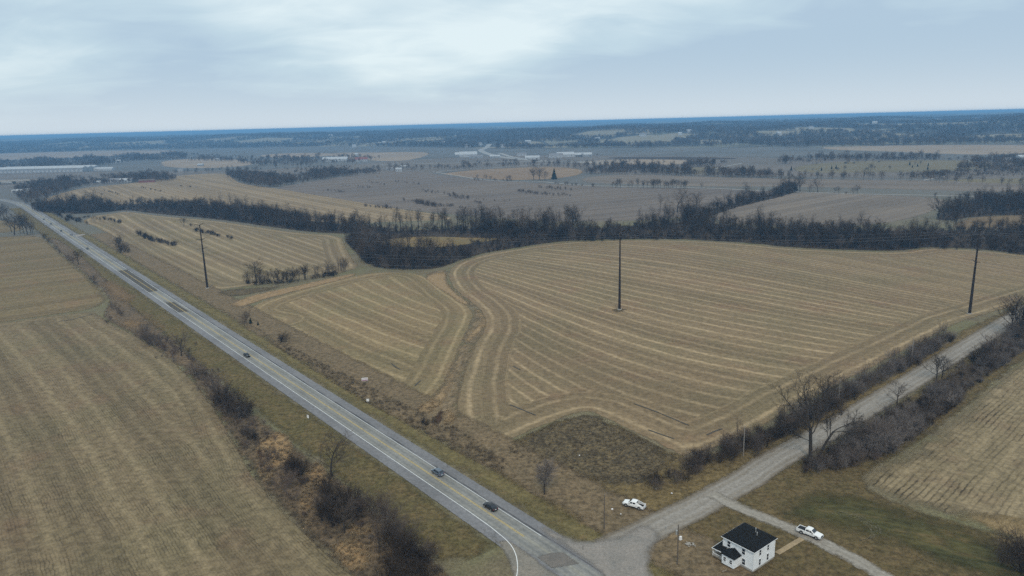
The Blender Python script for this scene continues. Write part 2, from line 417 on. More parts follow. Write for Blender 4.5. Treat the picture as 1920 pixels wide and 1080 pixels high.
def build_fields():
    # ---- far farmland first (lowest layers)
    grey = field_mat('bean_stubble', (0.142, 0.138, 0.145), (0.165, 0.158, 0.160), (0.20, 0.194, 0.19), amount=0.45, head=0, rows=0.05, soft=3, rag=8, blotch=0.006, width=0.5, speck=0.12, speck_scale=0.25)
    grey2 = field_mat('grey_stubble', (0.158, 0.152, 0.152), (0.184, 0.176, 0.172), (0.225, 0.216, 0.205), amount=0.5, head=0, rows=0.05, soft=3, rag=8, blotch=0.008, width=0.5, speck=0.12, speck_scale=0.25)
    tan = field_mat('tan_stubble', (0.235, 0.205, 0.15), (0.205, 0.18, 0.132), (0.33, 0.29, 0.215), amount=0.75, head=14, rows=0.06, soft=3, rag=8, blotch=0.008, width=0.4, speck=0.14, speck_scale=0.3, c3=(0.22, 0.178, 0.13))
    brown = field_mat('brown_stubble', (0.225, 0.185, 0.145), (0.255, 0.212, 0.16), (0.29, 0.25, 0.19), amount=0.4, head=0, rows=0.0, soft=5, rag=10, blotch=0.004, speck=0.1, speck_scale=0.2)
    olive = patch_mat('olive_pasture', (0.175, 0.172, 0.128), (0.148, 0.148, 0.112), (0.18, 0.162, 0.128), scale=0.01, soft=6, rag=12, speck=0.14, speck_scale=0.3, rag_scale=0.03)
    pale = patch_mat('pale_far_field', (0.30, 0.275, 0.24), (0.255, 0.235, 0.21), (0.21, 0.20, 0.185), scale=0.004, soft=12, rag=30, speck=0.08, speck_scale=0.15, rag_scale=0.015)
    dull = patch_mat('dull_far_field', (0.138, 0.142, 0.15), (0.165, 0.165, 0.17), (0.105, 0.11, 0.115), scale=0.005, soft=20, rag=50, speck=0.1, speck_scale=0.12, rag_scale=0.01)
    plough = patch_mat('ploughed_soil', (0.05, 0.044, 0.04), (0.07, 0.06, 0.05), scale=0.01, soft=8, rag=15, speck=0.1, speck_scale=0.2, rag_scale=0.02)
    W = lambda *p: list(p)
    far = [
        ('valley_floor', W((-150, 330), (0, 318), (200, 322), (420, 320), (600, 312), (760, 300), (900, 292), (1050, 290), (1250, 292), (1500, 296), (1750, 300), (2100, 300), (2100, 345), (1900, 338), (1500, 332), (1100, 326), (900, 318), (820, 324), (640, 330), (420, 327), (250, 342), (50, 352), (-150, 360)), dull, None),
        ('far_field', W((-160, 292), (0, 285), (120, 283.5), (240, 282), (330, 281.5), (330, 286), (260, 290), (130, 296), (0, 300), (-160, 306)), pale, None),
        ('far_field', W((590, 291), (640, 285.5), (690, 286), (770, 284.5), (812, 286), (790, 297), (740, 303), (690, 301), (655, 294)), pale, None),
        ('far_field', W((480, 290), (560, 286.5), (630, 287), (640, 291), (560, 295), (500, 296)), pale, None),
        ('far_field', W((1530, 276), (1600, 274), (1660, 272.5), (1790, 271.5), (1960, 271.5), (1960, 285), (1880, 290), (1780, 289), (1640, 283), (1560, 281)), pale, None),
        ('far_field', W((1080, 303), (1150, 299), (1240, 298), (1300, 301), (1290, 308), (1200, 310), (1110, 309)), pale, None),
        ('far_field', W((300, 300), (420, 296), (480, 303), (470, 311), (380, 316), (300, 314)), pale, None),
        ('ploughed_field', W((1120, 296.5), (1180, 293.5), (1390, 295), (1375, 299), (1200, 299)), plough, None),
        ('pasture', W((1480, 314), (1530, 306), (1600, 302), (1720, 300), (1790, 300), (1880, 305), (1850, 318), (1740, 322), (1600, 324), (1500, 324)), olive, None),
        ('pasture', W((1220, 318), (1330, 312), (1380, 315), (1330, 327), (1270, 326)), olive, None),
        ('pasture', W((1740, 345), (1780, 335), (1960, 334), (2060, 336), (2060, 345), (1900, 345)), olive, None),
        ('grey_field', W((1085, 335), (1130, 328), (1190, 326.5), (1310, 331), (1440, 334), (1600, 336.5), (1760, 338), (1860, 343), (1960, 346), (2060, 350), (2060, 362), (1890, 360), (1700, 355), (1480, 349), (1320, 350), (1190, 345), (1100, 343)), grey2, line_phase((1100, 338), (1800, 345))),
        ('brown_field', W((822, 326), (870, 320), (930, 316), (1010, 312.5), (1060, 313.5), (1096, 318), (1090, 328), (1035, 336), (960, 338), (905, 335), (850, 329)), brown, None),
        ('grey_field', W((510, 353), (560, 344), (640, 331), (710, 323.5), (790, 321), (830, 328), (890, 336), (960, 339.5), (1040, 345), (1130, 350), (1220, 352), (1330, 353), (1420, 357), (1500, 357), (1460, 366), (1400, 374), (1330, 393), (1290, 405), (1230, 412), (1090, 416), (980, 412), (880, 405), (770, 394), (690, 384), (620, 372), (560, 362)), grey, line_phase((700, 380), (1100, 350))),
        ('grey_field', W((1325, 403), (1345, 393), (1400, 380), (1480, 361), (1540, 360), (1640, 365), (1760, 370), (1780, 380), (1740, 400), (1690, 414), (1600, 424), (1500, 425), (1400, 421), (1345, 414)), grey2, line_phase((1400, 418), (1640, 372), 14)),
        ('brown_pasture', W((1775, 432), (1800, 410), (1850, 404), (1960, 402), (2060, 404), (2060, 432), (1920, 428)), patch_mat('brown_pasture', (0.15, 0.125, 0.09), (0.18, 0.15, 0.10), (0.12, 0.10, 0.075), scale=0.02, soft=6, rag=14, rag_scale=0.03, speck_scale=.3, speck=.2), None),
        ('tan_field', W((70, 378), (105, 364), (160, 351), (250, 343.5), (330, 329), (400, 324.5), (432, 327), (446, 343), (490, 350), (520, 353), (570, 362), (640, 373), (700, 383), (760, 393), (830, 402), (860, 412), (740, 415), (640, 420), (560, 412), (430, 395), (300, 384), (180, 384), (100, 386)), tan,
         line_phase((495, 375), (593, 396), 11)),
    ]
    for nm, poly, m, ph in far:
        sheet(nm, poly, m, step=14 if nm in ('far_field', 'valley_floor', 'ploughed_field') else 9, smooth=2, phase=ph, z=None)
    # ---- middle and near fields
    hill = field_mat('hill_stubble', (0.205, 0.187, 0.132), (0.190, 0.165, 0.118), (0.35, 0.315, 0.235), amount=0.85, head=19, rows=0.1, soft=2, rag=6, blotch=0.011, width=0.34, speck=0.18, speck_scale=0.5, c3=(0.165, 0.155, 0.088), sp=9.5)
    F5 = [(150, 416), (172, 405), (205, 401), (240, 396), (300, 405), (400, 413), (470, 423), (560, 437), (641, 441), (648, 462), (662, 488), (676, 500), (640, 512), (560, 526), (490, 532), (430, 541), (400, 543), (365, 534), (320, 515), (280, 493), (240, 467), (205, 441), (180, 425)]
    sheet('hill_field', F5, hill, 5, 1, fit_phase([
        (None, l6([(340, 580), (480, 650), (600, 700), (760, 800), (900, 900), (1050, 970)])),
        (None, l6([(640, 720), (800, 800), (1000, 890), (1250, 960)])),
        (None, l6([(1330, 690), (1600, 790), (1900, 900)])),
        (None, l7([(60, 610), (300, 690), (640, 830)]))], 2, 9.5))
    sheet('creek_meadow', [(700, 458), (722, 447), (790, 441.5), (880, 444), (960, 447), (905, 455), (850, 465), (780, 466), (715, 462)],
          patch_mat('meadow_grass', (0.22, 0.18, 0.095), (0.17, 0.15, 0.08), (0.2, 0.15, 0.09), scale=0.03, soft=3, rag=8, speck_scale=.5, speck=.2), 5)
    m3 = field_mat('corn_stubble', (0.214, 0.182, 0.130), (0.190, 0.172, 0.120), (0.40, 0.35, 0.255), amount=0.9, head=19, rows=0.24, soft=1.5, rag=5, blotch=0.014, width=0.24, speck=0.23, c3=(0.205, 0.152, 0.112))
    F3 = [(839, 508), (858, 492), (905, 477), (970, 466), (1060, 453.5), (1160, 450), (1280, 450), (1400, 457), (1480, 466), (1600, 471), (1690, 473), (1725, 466), (1765, 465), (1860, 471), (1940, 480), (2080, 492),
          (2080, 520), (1930, 562), (1880, 580), (1800, 602), (1752, 628), (1690, 660), (1600, 705), (1500, 757), (1440, 795), (1390, 818), (1330, 843), (1285, 858), (1262, 845), (1205, 816), (1150, 790), (1114, 773), (1106, 771), (1096, 771), (1070, 777), (1010, 800), (960, 823), (918, 836), (885, 826), (862, 800), (854, 765), (862, 722), (872, 682), (887, 645), (908, 615), (908, 590), (885, 566), (858, 548), (843, 528)]
    sheet('corn_field', F3, m3, 4, 1, fit_phase([
        (-7, r3([(620, 760), (780, 820), (920, 870)])), (-6, r3([(640, 640), (760, 700), (900, 750), (1100, 830)])),
        (-5, r3([(640, 540), (800, 600), (1000, 690), (1280, 800)])), (-4, r3([(640, 420), (800, 490), (900, 560), (1100, 640), (1300, 720), (1500, 790)])),
        (-3, r3([(720, 370), (900, 460), (1100, 540), (1300, 630), (1500, 700), (1700, 790), (1900, 850)])),
        (-2, r3([(660, 240), (850, 340), (1000, 410), (1200, 490), (1450, 580), (1700, 680), (1900, 750)])),
        (0, r1([(350, 520), (560, 620), (720, 730), (900, 850), (1080, 920), (1300, 1010), (1500, 1070)]) + r4([(200, 570), (380, 635), (620, 720)])),
        (1, r1([(520, 540), (700, 640), (860, 730), (1060, 840), (1250, 910), (1400, 960), (1600, 1010)]) + r4([(150, 480), (350, 530), (550, 600), (850, 690)])),
        (2, r1([(560, 490), (740, 570), (900, 660), (1080, 760), (1300, 850), (1600, 930), (1900, 1020)])),
        (9, r1([(390, 260), (700, 320), (1000, 410), (1300, 460), (1560, 520), (1900, 600)]) + r2([(400, 640), (750, 690), (1000, 750), (1300, 830), (1600, 890)])),
        (13, r1([(560, 180), (900, 250), (1250, 300), (1600, 360), (1900, 410)])),
        (21, r2([(0, 170), (500, 250), (1000, 340), (1500, 430), (1900, 500)]))], 3))
    m2 = field_mat('waste_stubble', (0.222, 0.190, 0.128), (0.198, 0.182, 0.120), (0.36, 0.32, 0.22), amount=0.9, head=17, rows=0.2, soft=1.5, rag=5, blotch=0.02, width=0.22, speck=0.22, c3=(0.205, 0.16, 0.11))
    F2 = [(466, 581), (480, 569), (520, 556), (580, 538), (640, 522), (700, 510), (770, 511), (800, 518), (830, 541), (868, 565), (890, 585), (882, 610), (866, 645), (849, 690), (832, 724), (806, 748), (768, 752), (735, 742), (690, 716), (640, 690), (590, 662), (540, 634), (500, 611), (474, 594)]
    rr_ = [(0, q1([(0, 750), (260, 880), (480, 1000), (640, 1080)]) + q2([(830, 390)])), (1, q1([(100, 720), (390, 880), (660, 1020)])), (3, q1([(290, 635), (560, 760), (860, 900), (1200, 1030)])),
           (4, q1([(370, 620), (600, 700), (900, 850), (1210, 960)])), (5, q1([(480, 590), (760, 700), (1060, 840), (1280, 910)])), (6, q1([(560, 575), (800, 680), (1000, 740), (1290, 840)])),
           (7, q1([(700, 530), (1000, 700), (1310, 790)])), (8, q1([(790, 510), (1060, 640), (1330, 740)]))]
    sheet('stubble_field', F2, m2, 4, 1, fit_phase(rr_, 3), headline=[(520, 600), (474, 592), (468, 580), (484, 568), (520, 556), (580, 538), (660, 517), (740, 506), (800, 512), (832, 540), (870, 564), (891, 586), (882, 610), (866, 645), (849, 690), (832, 724), (812, 745)])
    m1 = field_mat('left_stubble', (0.176, 0.155, 0.112), (0.163, 0.152, 0.106), (0.265, 0.242, 0.175), amount=0.7, head=9, rows=0.30, soft=1.2, rag=4, blotch=0.02, width=0.28, speck=0.28, rowdir=gdir((105, 657), (280, 857)), c3=(0.178, 0.140, 0.104))
    F1 = [(-420, 620), (-100, 610), (0, 607), (90, 592), (172, 583), (196, 596), (214, 611), (250, 626), (300, 657), (350, 697), (395, 752), (425, 802), (448, 842), (470, 885), (505, 930), (560, 986), (620, 1042), (668, 1084), (740, 1150), (820, 1230), (600, 1400), (-420, 1400)]
    sheet('left_field', F1, m1, 4, 1, fit_phase([
        (0, b1([(30, 330), (110, 600), (200, 820)])), (1, a1([(30, 570), (150, 770), (260, 1000)]) + b1([(400, 480), (520, 700), (640, 930)])),
        (2, a1([(20, 210), (130, 400), (300, 620), (400, 790)]) + b1([(480, 60), (600, 280), (720, 480), (850, 720), (960, 880)])),
        (3, a1([(100, 90), (260, 300), (480, 540), (640, 740), (760, 920)]) + b1([(800, 180), (900, 320), (1040, 480), (1180, 680), (1300, 860)])),
        (4, a1([(230, 30), (420, 230), (640, 450), (800, 620), (960, 830), (1120, 1030)]) + b1([(1130, 200), (1330, 460), (1480, 600), (1650, 750)])),
        (5.2, a1([(490, 100), (640, 220), (800, 330), (960, 450), (1100, 620), (1400, 900)]) + b1([(1440, 200), (1560, 440), (1700, 640)])),
        (6.2, a1([(850, 240), (1000, 350), (1130, 470)]) + b1([(1620, 60), (1750, 250), (1880, 330)]))], 2))
    m1b = field_mat('upper_left_stubble', (0.178, 0.155, 0.102), (0.166, 0.150, 0.097), (0.235, 0.205, 0.135), amount=0.4, head=0, rows=0.25, soft=5, rag=6, blotch=0.02, width=0.35, speck=0.24, c3=(0.21, 0.155, 0.105))
    sheet('upper_left_field', [(-420, 455), (-100, 447), (0, 443), (82, 441), (102, 462), (140, 495), (170, 520), (196, 548), (206, 563), (172, 581), (90, 591), (0, 606), (-100, 609), (-420, 616)], m1b, 5, 1, line_phase((0, 607), (180, 580)))
    sheet('upper_left_field', [(-420, 410), (-100, 415), (0, 412), (35, 415), (50, 432), (0, 437), (-100, 440), (-420, 448)], m1b, 8, 1, line_phase((0, 430), (40, 415)))
    m4 = field_mat('dash_stubble', (0.262, 0.238, 0.175), (0.232, 0.213, 0.152), (0.345, 0.315, 0.235), amount=0.7, head=0, rows=0.5, soft=9, rag=14, blotch=0.025, width=0.40, speck=0.26, c3=(0.215, 0.178, 0.132), rowsp=1.52, rowdir=gdir((1700, 846), (1925, 660)))
    F4 = [(1585, 897), (1640, 868), (1700, 846), (1745, 815), (1790, 776), (1850, 716), (1925, 660), (2060, 575), (2500, 640), (2500, 1130), (1960, 1012), (1900, 994), (1830, 975), (1760, 962), (1700, 948), (1650, 925), (1615, 908)]
    sheet('right_field', F4, m4, 4, 1, line_phase((1700, 846), (1925, 660)))
    sheet('right_headland', [(1760, 962), (1830, 955), (1960, 975), (2300, 1060), (2300, 1160), (1960, 1030), (1850, 992)],
          patch_mat('headland', (0.24, 0.20, 0.125), (0.20, 0.17, 0.105), (0.15, 0.13, 0.08), scale=0.1, soft=5, rag=8, stretch=(0.55, 3.0)), 5)
    # ---- grassland, verges, ditches
    verge = patch_mat('verge_grass', (0.158, 0.148, 0.080), (0.142, 0.136, 0.072), (0.19, 0.158, 0.094), scale=0.08, soft=5, rag=9, speck=0.3)
    olv = patch_mat('olive_verge', (0.106, 0.102, 0.052), (0.130, 0.116, 0.064), (0.150, 0.120, 0.070), scale=0.09, soft=4, rag=8, speck=0.38)
    brn = patch_mat('brown_weeds', (0.175, 0.150, 0.108), (0.148, 0.130, 0.094), (0.19, 0.158, 0.112), scale=0.09, soft=4, rag=9, speck=0.38, clump=(0.5, 0.6, 0.75, (0.055, 0.045, 0.035)))
    scr = patch_mat('ditch_weeds', (0.150, 0.125, 0.092), (0.115, 0.100, 0.078), (0.185, 0.15, 0.105), scale=0.08, soft=4, rag=10, speck=0.4, clump=(0.3, 0.58, 0.7, (0.052, 0.044, 0.036)))
    tang = patch_mat('tan_grass', (0.37, 0.285, 0.175), (0.31, 0.24, 0.15), (0.23, 0.175, 0.115), scale=0.25, soft=3, rag=6, speck=0.32, clump=(0.7, 0.63, 0.6, (0.13, 0.09, 0.05)))
    tang2 = patch_mat('pale_tan_grass', (0.30, 0.24, 0.16), (0.26, 0.21, 0.14), (0.22, 0.165, 0.11), scale=0.2, soft=4, rag=7, speck=0.28, stretch=(1.2, 2.0))
    soft_tan = patch_mat('thin_dry_grass', (0.21, 0.165, 0.105), (0.18, 0.14, 0.095), (0.25, 0.195, 0.125), scale=0.2, soft=7, rag=12, speck=0.35, amax=.8)
    drk = patch_mat('rough_dark_grass', (0.092, 0.083, 0.060), (0.150, 0.132, 0.088), (0.064, 0.057, 0.042), scale=0.2, soft=6, rag=15, speck=0.5, speck_scale=0.9, clump=(0.9, 0.52, 0.7, (0.045, 0.041, 0.030)))
    mot = patch_mat('mottled_grass', (0.135, 0.115, 0.066), (0.165, 0.140, 0.078), (0.10, 0.088, 0.055), scale=0.1, soft=4, rag=8, speck=0.4, clump=(0.6, 0.6, 0.6, (0.07, 0.06, 0.042)))
    yard = patch_mat('yard_grass', (0.124, 0.106, 0.062), (0.104, 0.094, 0.052), (0.150, 0.120, 0.072), scale=0.16, soft=3, rag=5, speck=0.38, clump=(0.8, 0.62, 0.6, (0.065, 0.058, 0.036)))
    lawn = patch_mat('green_lawn', (0.064, 0.074, 0.036), (0.092, 0.092, 0.044), (0.140, 0.118, 0.064), scale=0.07, soft=10, rag=20, speck=0.32, stretch=(-0.5, 2.2), rag_scale=0.09)
    def strip(v0, v1, ua, ub, nm, m, st=5):
        vs = np.linspace(v0, v1, max(3, int((v1 - v0) / 60)))
        sheet(nm, [hw(v, ua) for v in vs] + [hw(v, ub) for v in vs[::-1]], m, st, 0, ground=False)
    sheet('right_grass', [(1300, 955), (1400, 905), (1500, 862), (1620, 800), (1760, 700), (1900, 610), (2060, 530), (2060, 590), (1930, 662), (1790, 785), (1660, 870), (1610, 900), (1700, 950), (1830, 985), (2000, 1030), (2300, 1130), (2300, 1300), (1200, 1300), (1226, 1080), (1224, 1050), (1236, 1020)], yard, 5, 1)
    sheet('lawn', [(1440, 962), (1470, 935), (1520, 917), (1580, 920), (1650, 938), (1720, 958), (1800, 985), (1900, 1010), (2000, 1050), (2050, 1120), (1900, 1110), (1780, 1070), (1690, 1030), (1600, 1000), (1520, 985)], lawn, 4, 1)
    sheet('corner_grass', [(930, 838), (990, 810), (1060, 780), (1110, 774), (1200, 815), (1262, 848), (1320, 855), (1420, 815), (1500, 770), (1620, 715), (1760, 640), (1860, 590), (1950, 556), (1960, 560), (1840, 628), (1700, 715), (1600, 770), (1500, 822), (1400, 880), (1290, 940), (1200, 985), (1150, 1008), (1095, 1012), (1040, 985), (960, 935), (900, 880)], mot, 4, 1)
    sheet('dark_plot', [(928, 842), (985, 815), (1045, 787), (1085, 775), (1120, 776), (1200, 817), (1262, 848), (1270, 858), (1240, 880), (1205, 905), (1150, 912), (1090, 900), (1020, 880), (960, 862)], drk, 3, 0)
    strip(-60, 1100, 7.2, 17, 'grass_verge', verge, 4)
    strip(-60, 700, 15, 34, 'weedy_ditch', brn, 4)
    sheet('weedy_ditch', [(455, 600), (500, 622), (560, 655), (640, 700), (700, 728), (760, 757), (800, 775), (850, 795), (900, 832), (960, 870), (930, 885), (860, 850), (780, 805), (680, 752), (580, 690), (500, 640), (440, 605)], brn, 4, 1)
    strip(-12, 1100, -22, -7.0, 'grass_verge', olv, 4)
    sheet('weedy_ditch', [(85, 440), (120, 452), (170, 492), (205, 528), (250, 575), (300, 615), (350, 655), (420, 720), (500, 790), (560, 840), (640, 900), (720, 965), (790, 1025), (850, 1085), (930, 1160), (820, 1225), (740, 1150), (668, 1086), (600, 1030), (540, 970), (490, 915), (455, 862), (425, 808), (392, 752), (340, 692), (295, 655), (250, 628), (205, 605), (190, 590), (207, 565), (180, 535), (130, 490), (100, 462)], scr, 4, 1)
    for p in ([(476, 846), (490, 822), (512, 808), (536, 812), (552, 838), (545, 862), (515, 878), (488, 872)], [(566, 886), (580, 868), (600, 864), (616, 886), (612, 908), (580, 910)],
              [(560, 930), (575, 905), (590, 910), (594, 950), (586, 990), (566, 975)], [(612, 1030), (640, 1012), (676, 1008), (696, 1035), (690, 1065), (660, 1072), (634, 1052)],
              [(478, 865), (500, 862), (515, 890), (500, 905), (485, 890)], [(640, 985), (690, 985), (700, 1000), (650, 1005)]):
        sheet('dry_grass', p, tang, 3, 1)
    for p in ([(184, 535), (205, 520), (240, 540), (262, 556), (240, 572), (210, 560)], [(212, 606), (235, 597), (262, 594), (280, 606), (262, 616), (228, 616)], [(255, 575), (290, 590), (330, 625), (300, 620), (262, 592)]):
        sheet('dry_grass', p, soft_tan, 3, 1)
    tang3 = patch_mat('straw_grass', (0.31, 0.255, 0.172), (0.27, 0.22, 0.15), (0.22, 0.175, 0.12), scale=0.3, soft=2.5, rag=5.0, speck=0.3, rag_scale=0.25)
    wway = patch_mat('waterway_grass', (0.205, 0.178, 0.130), (0.180, 0.158, 0.116), (0.235, 0.19, 0.13), scale=0.12, soft=5, rag=12, speck=0.34, stretch=(1.2, 2.5))
    # grass waterway winding between the two stubble fields
    sheet('weedy_ring', [(1146, 581), (1154, 577), (1168, 577), (1178, 580), (1170, 585), (1154, 585)], drk, 2, 1)
    sheet('grass_waterway', [(795, 512), (842, 503), (838, 526), (858, 548), (886, 566), (910, 590), (913, 615), (896, 642), (876, 690), (864, 735), (856, 770), (862, 805), (830, 815), (795, 800), (790, 775), (800, 750), (826, 722), (842, 690), (860, 645), (880, 605), (890, 585), (866, 562), (830, 540), (805, 525)], wway, 3, 1)
    for p in ([(792, 518), (838, 508), (836, 528), (858, 552), (885, 570), (868, 572), (836, 550), (808, 532)], [(885, 568), (908, 588), (914, 606), (900, 625), (876, 645), (868, 640), (885, 620), (902, 602), (892, 586)],
              [(842, 682), (856, 690), (850, 720), (840, 745), (826, 760), (800, 768), (806, 750), (830, 725)], [(832, 770), (848, 765), (856, 780), (846, 794), (828, 800)], [(782, 760), (815, 745), (830, 752), (820, 765), (800, 778), (785, 772)]):
        sheet('dry_grass', p, tang3, 2, 1)
    sheet('ditch_hole', [(806, 790), (822, 770), (838, 752), (842, 766), (828, 790), (815, 803)], patch_mat('ditch_soil', (0.045, 0.032, 0.024), (0.07, 0.048, 0.034), scale=0.4, soft=2, rag=4), 2, 1)
    sheet('dry_grass', [(425, 570), (470, 553), (540, 538), (620, 520), (690, 507), (650, 522), (560, 545), (500, 560), (450, 577)], tang2, 4, 1)
    sheet('wet_hollow', [(400, 550), (430, 541), (490, 538), (560, 531), (500, 545), (440, 558)], drk, 4, 1)
    # leaf litter under the woods
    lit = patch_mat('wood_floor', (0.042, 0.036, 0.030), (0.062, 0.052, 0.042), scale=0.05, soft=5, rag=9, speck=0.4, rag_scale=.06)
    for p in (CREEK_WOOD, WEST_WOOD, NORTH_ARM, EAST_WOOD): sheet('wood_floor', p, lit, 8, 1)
    sheet('creek_meadow', [(706, 457), (726, 448), (790, 442.5), (880, 445), (955, 447.5), (905, 453), (850, 462), (780, 464), (715, 461)], MATS['meadow_grass'], 5)
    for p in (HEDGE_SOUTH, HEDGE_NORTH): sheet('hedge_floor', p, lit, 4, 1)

CREEK_WOOD = [(645, 440), (700, 433), (770, 431), (900, 427), (1000, 427), (1080, 428), (1180, 424), (1280, 415), (1340, 418), (1400, 430), (1500, 433), (1700, 432), (1920, 430), (2080, 428), (2080, 492), (1920, 479), (1860, 469), (1765, 463), (1725, 464), (1690, 471), (1600, 469), (1480, 464), (1400, 455), (1280, 448), (1160, 448), (1060, 451), (970, 464), (905, 475), (858, 490), (825, 504), (770, 506), (705, 503), (680, 490), (662, 470), (648, 455)]
WEST_WOOD = [(60, 388), (110, 386), (180, 385), (250, 382), (330, 383), (420, 392), (500, 402), (570, 413), (640, 421), (700, 424), (760, 429), (700, 435), (640, 439), (560, 433), (470, 420), (400, 410), (300, 402), (235, 393), (200, 398), (150, 401), (110, 400), (60, 397)]
NORTH_ARM = [(1270, 418), (1320, 396), (1390, 376), (1450, 364), (1490, 352), (1500, 357), (1470, 368), (1400, 384), (1345, 400), (1300, 420)]
EAST_WOOD = [(1748, 412), (1770, 392), (1830, 380), (1900, 366), (2060, 356), (2060, 402), (1900, 403), (1830, 406), (1780, 414)]
HEDGE_SOUTH = [(1480, 892), (1520, 868), (1580, 832), (1640, 795), (1700, 755), (1770, 705), (1840, 660), (1900, 618), (1990, 566), (2060, 530), (2060, 575), (1920, 658), (1850, 708), (1785, 768), (1720, 820), (1650, 860), (1590, 880), (1530, 885), (1500, 895)]
HEDGE_NORTH = [(1205, 905), (1240, 890), (1290, 866), (1350, 838), (1420, 806), (1490, 768), (1560, 735), (1640, 690), (1700, 655), (1760, 628), (1790, 620), (1785, 640), (1720, 682), (1640, 728), (1560, 770), (1480, 815), (1400, 850), (1300, 888), (1235, 915), (1210, 915)]
build_fields()

# ------------------------------------------------------------------ roads
def ribbon(name, pts, u0, u1, mat, z, step=6.0, label=None, px=False):
    P = densify(np.asarray(pts, float), step, closed=False)
    T = np.gradient(P, axis=0); T /= np.linalg.norm(T, axis=1)[:, None]; Nn = np.c_[T[:, 1], -T[:, 0]]
    us = np.linspace(u0, u1, 5); V = []; F = []; uv = []
    acc = np.concatenate([[0], np.cumsum(np.linalg.norm(np.diff(P, axis=0), axis=1))])
    for i in range(len(P)):
        for u in us: V.append((*(P[i] + Nn[i] * u), z)); uv.append((u, acc[i]))
    k = len(us)
    for i in range(len(P) - 1):
        for j in range(k - 1): F.append((i * k + j, i * k + j + 1, (i + 1) * k + j + 1, (i + 1) * k + j))
    o = new_mesh(name, V, F, mat); me = o.data
    if me.polygons[0].normal.z < 0: me.flip_normals()
    for nm, c in (('u', 0), ('v', 1)):
        a = me.attributes.new(nm, 'FLOAT', 'POINT'); a.data.foreach_set('value', np.array([q[c] for q in uv], np.float32))
    d = np.array([min(q[0] - u0, u1 - q[0]) for q in uv], np.float32)
    a = me.attributes.new('d', 'FLOAT', 'POINT'); a.data.foreach_set('value', d)
    tag(o, label, kind='structure'); return o

def asphalt_mat():
    n = NT('asphalt', 0.85, 0.25)
    u, v = n.attr('u'), n.attr('v')
    cmb = n.t.nodes.new('ShaderNodeCombineXYZ'); n.L(u, cmb.inputs[0]); n.L(n.math('MULTIPLY', v, 0.06), cmb.inputs[1])
    au = n.math('ABSOLUTE', u)
    lane = n.mix(n.noise(0.5, 4, 0.65, vec=cmb.outputs[0]), (0.160, 0.162, 0.158), (0.212, 0.210, 0.200))
    sh = n.mix(n.noise(0.7, 4, 0.7, vec=cmb.outputs[0], off=(4, 2, 0)), (0.130, 0.130, 0.140), (0.215, 0.21, 0.215))
    col = n.mix(n.remap(au, 3.35, 3.75), lane, sh)
    # polished wheel tracks, oil strip, dark seam along the right edge line
    def band(c, w, src=au):
        return n.remap(n.math('ABSOLUTE', n.math('SUBTRACT', src, c)), 0.0, w, 1.0, 0.0)
    trk = n.math('ADD', band(0.95, 0.5), band(2.6, 0.5))
    col = n.mix(n.math('MULTIPLY', trk, 0.45), col, (0.27, 0.255, 0.225))
    col = n.mix(n.math('MULTIPLY', band(1.8, 0.35), 0.25), col, (0.13, 0.125, 0.115))
    seam = n.math('MULTIPLY', n.remap(n.math('ABSOLUTE', n.math('SUBTRACT', u, 3.95)), 0.15, 0.45, 1.0, 0.0), n.remap(n.noise(1.2, 3, vec=cmb.outputs[0], off=(0, 3, 0)), 0.38, 0.55, 0, 0.95))
    col = n.mix(seam, col, (0.055, 0.055, 0.06))
    seam2 = n.math('MULTIPLY', band(0.0, 0.10, u), 0.5); col = n.mix(seam2, col, (0.10, 0.10, 0.095))
    col = n.mix(n.math('MULTIPLY', n.remap(au, 0.3, 0.75, 1.0, 0.0), n.remap(n.noise(0.8, 3, vec=cmb.outputs[0], off=(7, 3, 0)), 0.35, 0.6, 0.1, 0.6)), col, (0.30, 0.285, 0.235))
    crk = n.t.nodes.new('ShaderNodeTexVoronoi'); crk.feature = 'DISTANCE_TO_EDGE'; crk.inputs['Scale'].default_value = 0.16
    n.L(n.pos(), crk.inputs['Vector'])
    col = n.mix(n.math('MULTIPLY', n.remap(crk.outputs['Distance'], 0.0, 0.012, 1, 0), 0.35), col, (0.08, 0.08, 0.08))
    g = n.math('MULTIPLY', n.remap(n.noise(0.8, 6, 0.8), 0.3, 0.7, 0.80, 1.2), n.remap(n.noise(0.04, 4, 0.6), 0.3, 0.7, 0.86, 1.14))
    col = n.gray(col, g); n.color(col); n.alpha(edge_alpha(n, 0.35, 0.7, 0.5)); MATS['asphalt'] = n.mat; return n.mat
